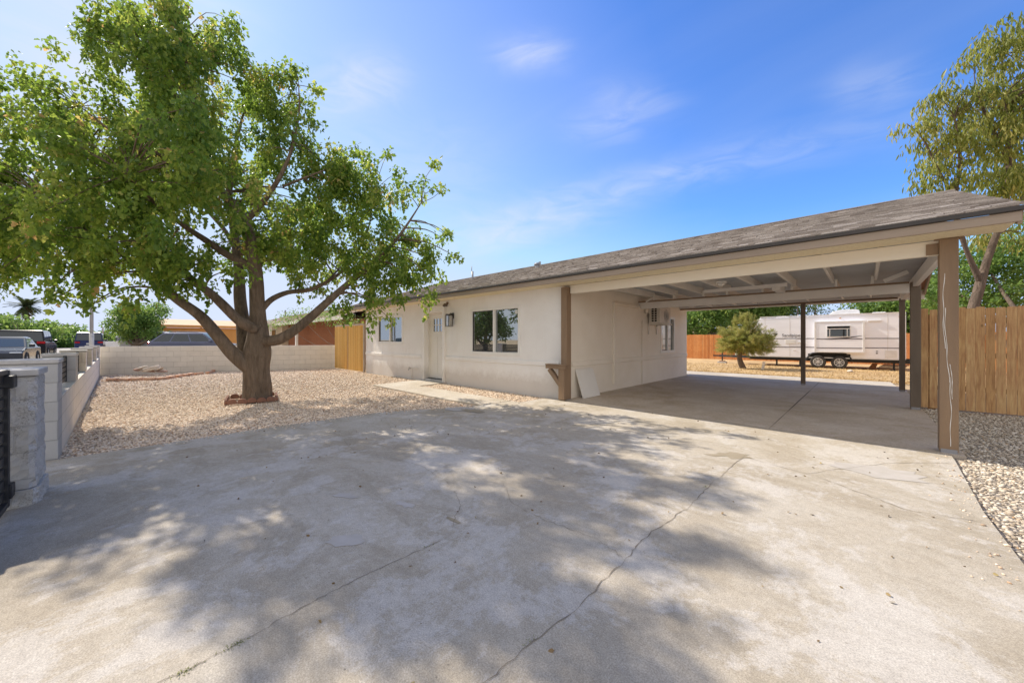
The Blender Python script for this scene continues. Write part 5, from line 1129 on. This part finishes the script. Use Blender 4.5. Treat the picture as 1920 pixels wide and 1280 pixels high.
def car(name, label, cat, loc, rz, L, W, H, body, gh, col, wr=.35, clear=.2, wx_=None, rails=False, roofw=.80, group=None, tail_z=None, details=True):
    """body: side outline [(x,z)] without cabin (closed, counter clockwise), gh: greenhouse base x0,x1 at belt & roof x0,x1: (b0,b1,r0,r1,belt,roof)"""
    t = thing(name, label, cat, loc, rz, group); paintm = col
    b = MB(); n_ = len(body)
    ws = [(-1, .90), (-.93, 1.0)]
    secs = [(-W / 2, .93), (-W / 2 * .97, 1.0), (W / 2 * .97, 1.0), (W / 2, .93)]
    cx_ = sum(p[0] for p in body) / n_; cz_ = sum(p[1] for p in body) / n_
    rings = []
    for y, k in secs: rings.append([(cx_ + (p[0] - cx_) * (1 - (1 - k) * .35), y, cz_ + (p[1] - cz_) * (1 - (1 - k) * .9)) for p in body])
    vs = [v for r_ in rings for v in r_]
    fs = [tuple(range(n_)), tuple(range(3 * n_, 4 * n_))] + [(j * n_ + i, j * n_ + (i + 1) % n_, (j + 1) * n_ + (i + 1) % n_, (j + 1) * n_ + i) for j in range(3) for i in range(n_)]
    b.add(vs, fs)
    b0, b1, r0, r1, zb, zr = gh; wb, wt = W / 2 * .965, W / 2 * roofw
    gv = [(b0, -wb, zb), (b1, -wb, zb), (b1, wb, zb), (b0, wb, zb), (r0, -wt, zr - .05), (r1, -wt, zr - .05), (r1, wt, zr - .05), (r0, wt, zr - .05), (r0 + .12, -wt * .86, zr), (r1 - .18, -wt * .86, zr), (r1 - .18, wt * .86, zr), (r0 + .12, wt * .86, zr)]
    b.add(gv, [(0, 1, 5, 4), (1, 2, 6, 5), (2, 3, 7, 6), (3, 0, 4, 7), (4, 5, 9, 8), (5, 6, 10, 9), (6, 7, 11, 10), (7, 4, 8, 11), (8, 9, 10, 11)])
    b.build('body', paintm, t, bevel=.03)
    # glass
    def q(u, v, s):  # point on the side glass: u 0..1 back to front, v 0..1 belt to roof
        xb = b0 + (b1 - b0) * u; xr = r0 + (r1 - r0) * u
        return (xb + (xr - xb) * v, s * (wb + (wt - wb) * v + .006), zb + (zr - .05 - zb) * v)
    nw = 3 if L > 4.55 else 2; cuts = [.03, .30, .62, .97] if nw == 3 else [.05, .48, .95]
    for s in (-1, 1):
        for k in range(nw):
            a, c = cuts[k] + .012, cuts[k + 1] - .012; g = MB(); g.add([q(a, .08, s), q(c, .08, s), q(c, .86, s), q(a, .86, s)], [(0, 1, 2, 3)]); g.build('side_window', m_carglass, t)
    def e(xb, xr, off):
        g = MB(); k0, k1 = .10, .90; P0 = lambda v: (xb + (xr - xb) * v + off, zb + (zr - .05 - zb) * v, wb + (wt - wb) * v)
        a, c = P0(k0), P0(k1); g.add([(a[0], -a[2] * .92, a[1]), (a[0], a[2] * .92, a[1]), (c[0], c[2] * .92, c[1]), (c[0], -c[2] * .92, c[1])], [(0, 1, 2, 3)]); return g
    e(b0, r0, -.008).build('rear_window', m_carglass, t); e(b1, r1, .008).build('windscreen', m_carglass, t)
    wx_ = wx_ or (L * .30, -L * .30)
    for x in wx_:
        for s in (-1, 1):
            wheel(t, x, s * (W / 2 - .10), wr)
            a = MB(); pts = [(x + (wr + .05) * math.cos(k * math.pi / 12), s * (W / 2 + .004), wr + (wr + .05) * math.sin(k * math.pi / 12)) for k in range(-1, 14)]; a.tube(pts, .03, 6); a.build('wheel_arch', m_rubber, t)
    tz = tail_z or zb - .12
    xb0 = min(p[0] for p in body); xf = max(p[0] for p in body)
    for s in (-1, 1):
        a = MB(); y0_, y1_ = sorted((s * (W / 2 - .02), s * (W / 2 - .36))); a.box(xb0 - .012, xb0 + .14, y0_, y1_, tz - .09, tz + .06); a.build('tail_light', m_red, t, bevel=.02)
        a = MB(); a.box(xf - .22, xf - .04, y0_, y1_, zb - .30, zb - .17); a.build('headlight', m_lens, t, bevel=.03)
        a = MB(); ym = sorted((s * (W / 2), s * (W / 2 + .17))); a.box(b1 - .35, b1 - .2, ym[0], ym[1], zb + .02, zb + .17); a.build('mirror', paintm, t, bevel=.03)
    a = MB(); a.box(xb0 - .03, xb0 + .1, -W / 2 * .9, W / 2 * .9, clear + .05, clear + .28); a.build('bumper', m_rubber if details else paintm, t, bevel=.03)
    a = MB(); a.box(xb0 - .035, xb0 - .018 - .0, -.18, .18, tz - .22, tz - .08); a.build('number_plate', m_plate, t)
    a = MB(); a.box(xf - .03, xf + .012, -W * .28, W * .28, clear + .12, clear + .34); a.build('grille', m_black, t, bevel=.01)
    if rails:
        for s in (-1, 1): a = MB(); a.tube([(r0 + .15, s * wt * .8, zr - .01), (r0 + .3, s * wt * .8, zr + .05), (r1 - .3, s * wt * .8, zr + .05), (r1 - .15, s * wt * .8, zr - .01)], .018, 6); a.build('roof_rail', m_chrome, t)
    return t
suv_body = lambda L, zb, c=.25: [(-L / 2, c + .05), (-L / 2 + .15, c), (L / 2 - .2, c), (L / 2, c + .15), (L / 2 - .02, zb - .22), (L / 2 - .25, zb - .10), (L / 2 - 1.05, zb + .01), (-L / 2 + .12, zb + .01), (-L / 2 + .01, zb - .15)]
blue = paint('slate_blue_paint', (0.15, 0.165, 0.24), .42, .2, .1); black = paint('black_paint', (0.014, 0.015, 0.019), .35, 0, .15); dark = paint('dark_grey_paint', (0.045, 0.050, 0.062), .5, .0, .0); red = paint('faded_red_paint', (0.26, 0.06, 0.06), .4, 0, .3); silver = paint('silver_paint', (0.45, 0.46, 0.48), .3, .4); dblue = paint('dark_blue_paint', (0.035, 0.05, 0.14), .45, 0, .1); whitep = paint('white_paint', (0.7, 0.7, 0.72), .3)
ra = math.atan2(.925, .38)
rp = P(288, 670, 25.6); fp = P(446, 670, 27.4); mid = (rp + fp) / 2
car('parked_suv', 'slate blue family SUV parked beyond the white block wall', 'SUV', (mid.x, mid.y, 0), math.atan2(fp.y - rp.y, fp.x - rp.x), 4.75, 1.9, 1.74, suv_body(4.75, 1.06), (-2.32, 1.35, -1.62, .55, 1.06, 1.76), blue, rails=True, tail_z=1.03)
p = P(300, 670, 33); car('parked_van', 'silver boxy van with dark rear glass behind the slate blue car', 'van', (p.x - 2.0, p.y, 0), math.atan2(fp.y - rp.y, fp.x - rp.x) + .3, 4.9, 1.9, 1.95, suv_body(4.9, 1.15), (-2.42, 1.6, -2.3, 1.0, 1.15, 2.0), silver, roofw=.88)
p = P(37, 670, 22.8); car('parked_suv', 'large black SUV with tinted glass seen from behind on the street', 'SUV', (p.x - 2.6, p.y + .0, -.04), math.pi, 5.1, 2.0, 1.88, suv_body(5.1, 1.12), (-2.45, 1.3, -2.2, .5, 1.12, 1.9), black, roofw=.86, tail_z=1.12, wr=.38)
p = P(12, 670, 16.6); car('parked_sedan', 'dark grey sedan facing the camera at the left edge of the street', 'sedan', (p.x - .6, p.y - .25, -.04), 0, 4.7, 1.82, 1.42, suv_body(4.7, .92, .2), (-1.85, 1.15, -1.05, .2, .92, 1.43), dark, wr=.33)
p = P(167, 670, 36); car('parked_van', 'dark blue van with roof rack driving down the street', 'van', (p.x - 2.2, p.y, -.04), math.pi, 4.6, 1.85, 1.95, suv_body(4.6, 1.15), (-2.25, 1.5, -2.1, .9, 1.15, 2.0), dblue, roofw=.88, rails=True)
p = P(228, 650, 48); car('parked_pickup', 'white pickup half hidden behind the round green tree', 'pickup', (p.x, p.y, -.04), 1.0, 5.2, 1.9, 1.75, suv_body(5.2, 1.05), (-.3, 1.4, -.15, .8, 1.05, 1.75), whitep)
# red lorry
p = P(140, 660, 72); t = thing('red_lorry', 'faded red lorry cab facing the camera far down the street', 'lorry', (p.x, p.y, -.04), R(0))
b = MB(); b.prism([(-2.6, .6), (1.1, .6), (1.1, 2.4), (.6, 2.95), (-2.2, 2.95), (-2.6, 2.6)], 'y', -1.1, 1.1); b.build('cab', red, t, bevel=.1)
b = MB(); b.prism([(1.11, .6), (2.6, .6), (2.65, 1.5), (1.11, 1.75)], 'y', -.85, .85); b.build('bonnet', red, t, bevel=.1)
b = MB(); b.add([(1.115, -.95, 1.85), (1.115, .95, 1.85), (.87, .9, 2.5), (.87, -.9, 2.5)], [(0, 1, 2, 3)]); b.build('windscreen', m_carglass, t)
b = MB(); b.box(2.66, 2.72, -.5, .5, .7, 1.4); b.build('grille', m_chrome, t); b = MB(); b.box(2.6, 2.85, -1.1, 1.1, .4, .65); b.build('bumper', m_chrome, t)
for x in (1.9, -1.6):
    for s in (-1, 1): wheel(t, x, s * .95, .5)
for s in (-1, 1): b = MB(); b.box(2.0, 2.5, s * .98 - .12, s * .98 + .12, .95, 1.2); b.build('headlight', m_lens, t, bevel=.03)

# ------------------------------------------------------------------ travel trailer
TX, TY, TZ = -1.9, 26.5, -.32
tr = thing('travel_trailer', 'long white travel trailer with slide out parked in the dry back yard', 'trailer', (TX, TY, TZ))
X0, X1 = -3.6, 3.33; ZB, ZT = .58, 2.92; D = 2.4
b = MB(); b.prism([(X0 + .35, ZB), (X1, ZB), (X1, ZT - .05), (X1 - .06, ZT), (X0 + .9, ZT - .06), (X0 + .25, ZT - .5), (X0, ZB + 1.0), (X0 + .02, ZB + .2)], 'y', 0, D); b.build('body', m_trailer, tr, bevel=.04)
b = MB(); b.box(X0 + .9, X1 + .02, -.02, .015, ZT - .03, ZT + .02); b.box(X1 - .03, X1 + .025, -.02, .02, ZB, ZT - .031); b.box(X0 + .35, X1, -.012, .0, ZB - .03, ZB + .02); b.build('edge_trim', m_trailer2, tr)
sx0, sx1 = -.10, 1.86; z0_, z1_ = .90, 2.53
b = MB(); b.box(sx0, sx1, -.22, -.002, z0_, z1_); so = b.build('slide_out', m_trailer, tr, bevel=.01)
b = MB(); 
for (a, c, e_, f_) in ((sx0 - .03, sx0 + .05, z0_ - .03, z1_ + .03), (sx1 - .05, sx1 + .03, z0_ - .03, z1_ + .03), (sx0 + .051, sx1 - .051, z1_ - .03, z1_ + .03), (sx0 + .051, sx1 - .051, z0_ - .03, z0_ + .05)): b.box(a, c, -.235, -.2, e_, f_)
k = b.build('slide_trim', m_trailer2, so, bevel=.008)
b = MB(); b.box(.38, 1.36, -.246, -.222, 1.70, 2.33); wn = b.build('window', m_trailer2, so, bevel=.02)
b = MB(); b.box(.42, 1.32, -.250, -.247, 2.17, 2.29); b.box(.42, .50, -.250, -.247, 1.74, 2.13); b.box(1.24, 1.32, -.250, -.247, 1.74, 2.13); b.box(.54, 1.20, -.250, -.247, 1.74, 2.12); b.build('pane', m_carglass, wn)
b = MB()
for (za, zb_) in ((1.61, 1.65), (1.12, 1.16)): b.box(X0 + .1, sx0 - .04, -.006, -.001, za, zb_); b.box(sx1 + .04, X1 - .04, -.006, -.001, za, zb_); b.box(sx0 + .06, sx1 - .06, -.227, -.2215, za - .02, zb_ - .02)
b.build('stripe', m_stripe, tr)
L = []; Rr = []; K = 24
for i in range(K + 1):
    u = i / K; x = .30 + u * 1.5; zc = 1.60 + .18 * u * u; w = .035 * math.sin(math.pi * min(1, u * .9 + .08)) + .004; L.append((x, -.2285, zc - w)); Rr.append((x, -.2285, zc + w))
b = MB(); b.add(L + Rr, [(i, i + 1, K + 2 + i, K + 1 + i) for i in range(K)]); b.build('swoosh', m_stripe, tr)
def text(s, size, mat, parent, loc, rot, name='lettering'):
    cu = bpy.data.curves.new(name, 'FONT'); cu.body = s; cu.size = size; cu.extrude = .003; cu.align_x = 'LEFT'; tmp = bpy.data.objects.new('tmp', cu); COL.objects.link(tmp)
    dg = bpy.context.evaluated_depsgraph_get(); me = bpy.data.meshes.new_from_object(tmp.evaluated_get(dg)); bpy.data.objects.remove(tmp)
    o = bpy.data.objects.new(name, me); COL.objects.link(o); me.materials.clear(); me.materials.append(mat); o.parent = parent; o.location = loc; o.rotation_euler = rot; return o
b = MB()
for x in (-2.45, -1.25, 2.72): b.box(x, x + .012, -.004, -.001, ZB + .02, ZT - .06)
b.build('panel_seam', m_ac, tr)
b = MB(); b.box(2.62, 3.05, -.012, -.001, .66, 1.02); b.build('storage_door', m_trailer2, tr, bevel=.01)
b = MB(); b.box(-2.9, -2.55, -.03, -.001, .72, .98); b.build('storage_door', m_trailer2, tr, bevel=.01)
for x in (-3.0, .9, 3.1): b = MB(); b.box(x, x + .07, -.02, -.001, ZT - .22, ZT - .18); b.build('marker_lamp', m_orange, tr)
text('Sandpiper', .24, m_stripe, tr, (-1.62, -.008, 1.74), (R(90), 0, 0))
b = MB(); b.add([(-2.05, -.006, 1.74), (-1.93, -.006, 1.76), (-1.80, -.006, 1.93), (-1.97, -.006, 1.95), (-2.12, -.006, 1.90), (-1.98, -.006, 1.87)], [(0, 1, 2, 3, 4, 5)]); b.build('bird_emblem', m_stripe, tr)
b = MB(); b.box(-1.45, -.95, -.03, -.001, 1.34, 1.58); b.box(-.9, -.62, -.04, -.001, 1.38, 1.43); b.box(-1.1, -.98, -.02, -.001, .95, 1.0); b.build('access_hatch', m_trailer2, tr, bevel=.008)
b = MB(); b.box(2.0, 2.5, -.06, -.001, 2.50, 2.58); b.build('awning_light', m_trailer2, tr, bevel=.01); b = MB(); b.box(1.88, 1.93, -.05, -.001, 2.42, 2.56); b.build('corner_lamp', m_trailer2, tr)
b = MB(); b.box(2.3, 2.37, -.01, -.001, .84, .9); b.box(2.3, 2.38, -.01, -.001, .95, .99); b.box(3.0, 3.05, -.01, -.001, .82, .87); b.build('socket', m_stripe, tr)
b = MB(); b.prism([(.35, ZT), (.6, ZT + .22), (.95, ZT + .30), (1.55, ZT + .30), (1.68, ZT + .24), (1.70, ZT), ], 'y', .8, 1.6); b.build('roof_air_conditioner', m_trailer2, tr, bevel=.03)
b = MB(); b.prism([(2.1, ZT), (2.2, ZT + .09), (2.65, ZT + .09), (2.75, ZT)], 'y', .6, 1.1); b.prism([(-2.0, ZT - .02), (-1.9, ZT + .06), (-1.5, ZT + .06), (-1.4, ZT - .02)], 'y', .6, 1.1); b.box(-.95, -.88, .4, .5, ZT - .02, ZT + .08); b.box(-.25, -.2, .4, .5, ZT, ZT + .07); b.build('roof_vent', m_trailer2, tr, bevel=.02)
b = MB(); b.box(X0 + .3, X1 + .5, .25, .35, ZB - .22, ZB - .03); b.box(X0 + .3, X1 + .5, D - .35, D - .25, ZB - .22, ZB - .03); b.box(X0 + .36, X1, .002, .03, ZB - .11, ZB - .031); b.beam((X0 + .3, .3, ZB - .1), (X0 - 1.6, D / 2, ZB - .1), .08, .12); b.beam((X0 + .3, D - .3, ZB - .1), (X0 - 1.6, D / 2, ZB - .1), .08, .12); b.box(X0 - 2.0, X0 - 1.5, D / 2 - .05, D / 2 + .05, ZB - .14, ZB - .05); b.build('chassis', m_black, tr)
for x in (-1.9, -1.0 + .2, 2.95): b = MB(); b.box(x - .04, x + .04, .22, .3, .02, ZB - .2); b.box(x - .12, x + .12, .17, .35, .0, .03); b.build('stabiliser_jack', m_black, tr)
b = MB(); b.tube([(X0 - 1.45, D / 2, .1), (X0 - 1.45, D / 2, .9)], .04, 8); b.build('tongue_jack', m_black, tr)
for k in (-.17, .17): b = MB(); b.tube([(X0 - .5, D / 2 + k, ZB - .03), (X0 - .5, D / 2 + k, ZB + .0), (X0 - .5, D / 2 + k, ZB + .33), (X0 - .5, D / 2 + k, ZB + .42)], [.13, .155, .155, .06], 16); b.build('gas_bottle', m_trailer2, tr, smooth=True)
for x in (.02, .90): wheel(tr, x, -.05, .345, .2, m_trailer2)
# wheel spokes must face the viewer side (-y)
b = MB()
for (cx_, a0, a1) in ((.02, 95, 200), (.90, -20, 85)): pass
pts = [(-.48, -.03, .42), (-.42, -.03, .60), (-.28, -.03, .76), (-.10, -.03, .82), (1.02, -.03, .82), (1.20, -.03, .76), (1.34, -.03, .60), (1.40, -.03, .42)]
b.tube(smooth_path(pts, 3), .035, 8); b.build('fender', m_black, tr); b = MB(); b.box(-.40, 1.32, .02, .24, .40, .80); b.build('wheel_well', m_dark, tr)
b = MB(); b.box(-.42, 1.34, -.004, -.001, .44, .79); b.build('well_panel', m_dark, tr)

# yard odds and ends
def yz(px, py, z=-.31): return G(px, py, z)
p = yz(1352, 680); t = thing('concrete_block', 'grey concrete block under the trailer tongue jack', 'block', (TX + X0 - 1.45, TY + D / 2, TZ)); b = MB(); b.box(-.25, .25, -.2, .2, 0, .10); b.build('block_body', m_cap, t, bevel=.01); b = MB(); b.box(-.15, .15, -.15, .15, .101, .16); b.build('pad', m_rawwood, t)
p = yz(1431, 693); t = thing('wooden_stake', 'pale wooden board standing upright in the dirt beside the pine', 'board', p); b = MB(); b.prism([(-.09, 0), (.03, 0), (.10, .40), (-.02, .42)], 'y', -.02, .02); b.build('board', m_stone, t)
p = yz(1640, 692); t = thing('shovel', 'long handled shovel with rusty blade leaning on the trailer', 'shovel', (p.x, p.y, TZ)); b = MB(); b.tube([(.0, .0, .28), (.45, .75, 1.15)], .016, 8); b.build('handle', m_fascia, t); b = MB(); b.prism([(-.28, .0), (.02, .02), (.12, .30), (-.08, .33)], 'y', -.03, .0); b.build('blade', m_rawwood, t, bevel=.01)
p = yz(1672, 690); t = thing('lumber_pile', 'small heap of pale boards on the ground under the trailer rear', 'lumber', (p.x, p.y, TZ)); 
for k in range(5): b = MB(); b.box(-.55 + .06 * k, .5 + .04 * k, -.12 + .1 * (k % 3), -.04 + .1 * (k % 3), .05 * k, .05 * k + .04); b.build('board', m_stone if k % 2 else m_rawwood, t, rot=(0, 0, .06 * k - .1))
p = yz(1594, 697, -.3); t = thing('rock', 'single pale stone lying in the dry yard before the trailer', 'stone', p); b = MB(); b.tube([(0, 0, -.02), (0, 0, .03), (.01, 0, .08), (.0, 0, .10)], [.10, .13, .09, .02], 9, wob=.15); b.build('rock_body', m_stone, t, smooth=True)

# leaf litter and weeds
n = 260; xy = np.stack([rg.uniform(-6, .6, n), rg.uniform(.3, 6.1, n)], 1); d_ = sph(n); d_[:, 2] *= .12
o = leaves('fallen_leaves', np.column_stack([xy, np.full(n, .006)]), d_, rg.uniform(.010, .032, n), 'oval', m_deadleaf); o['kind'] = 'stuff'
cl = []
for (x, y, n_) in ((-1.86, .30, 12), (-1.85, .14, 10), (-1.0, 1.15, 4), (-.98, 3.4, 4), (-1.91, 1.25, 3)): cl += [(x + random.gauss(0, .010), y + random.gauss(0, .022), .0) for _ in range(n_ * 6)]
cl = np.array(cl); d_ = sph(len(cl)); d_[:, 2] = np.abs(d_[:, 2]) + .3
o = leaves('weeds', cl, d_, rg.uniform(.005, .013, len(cl)), 'long', m_weed); o['kind'] = 'stuff'
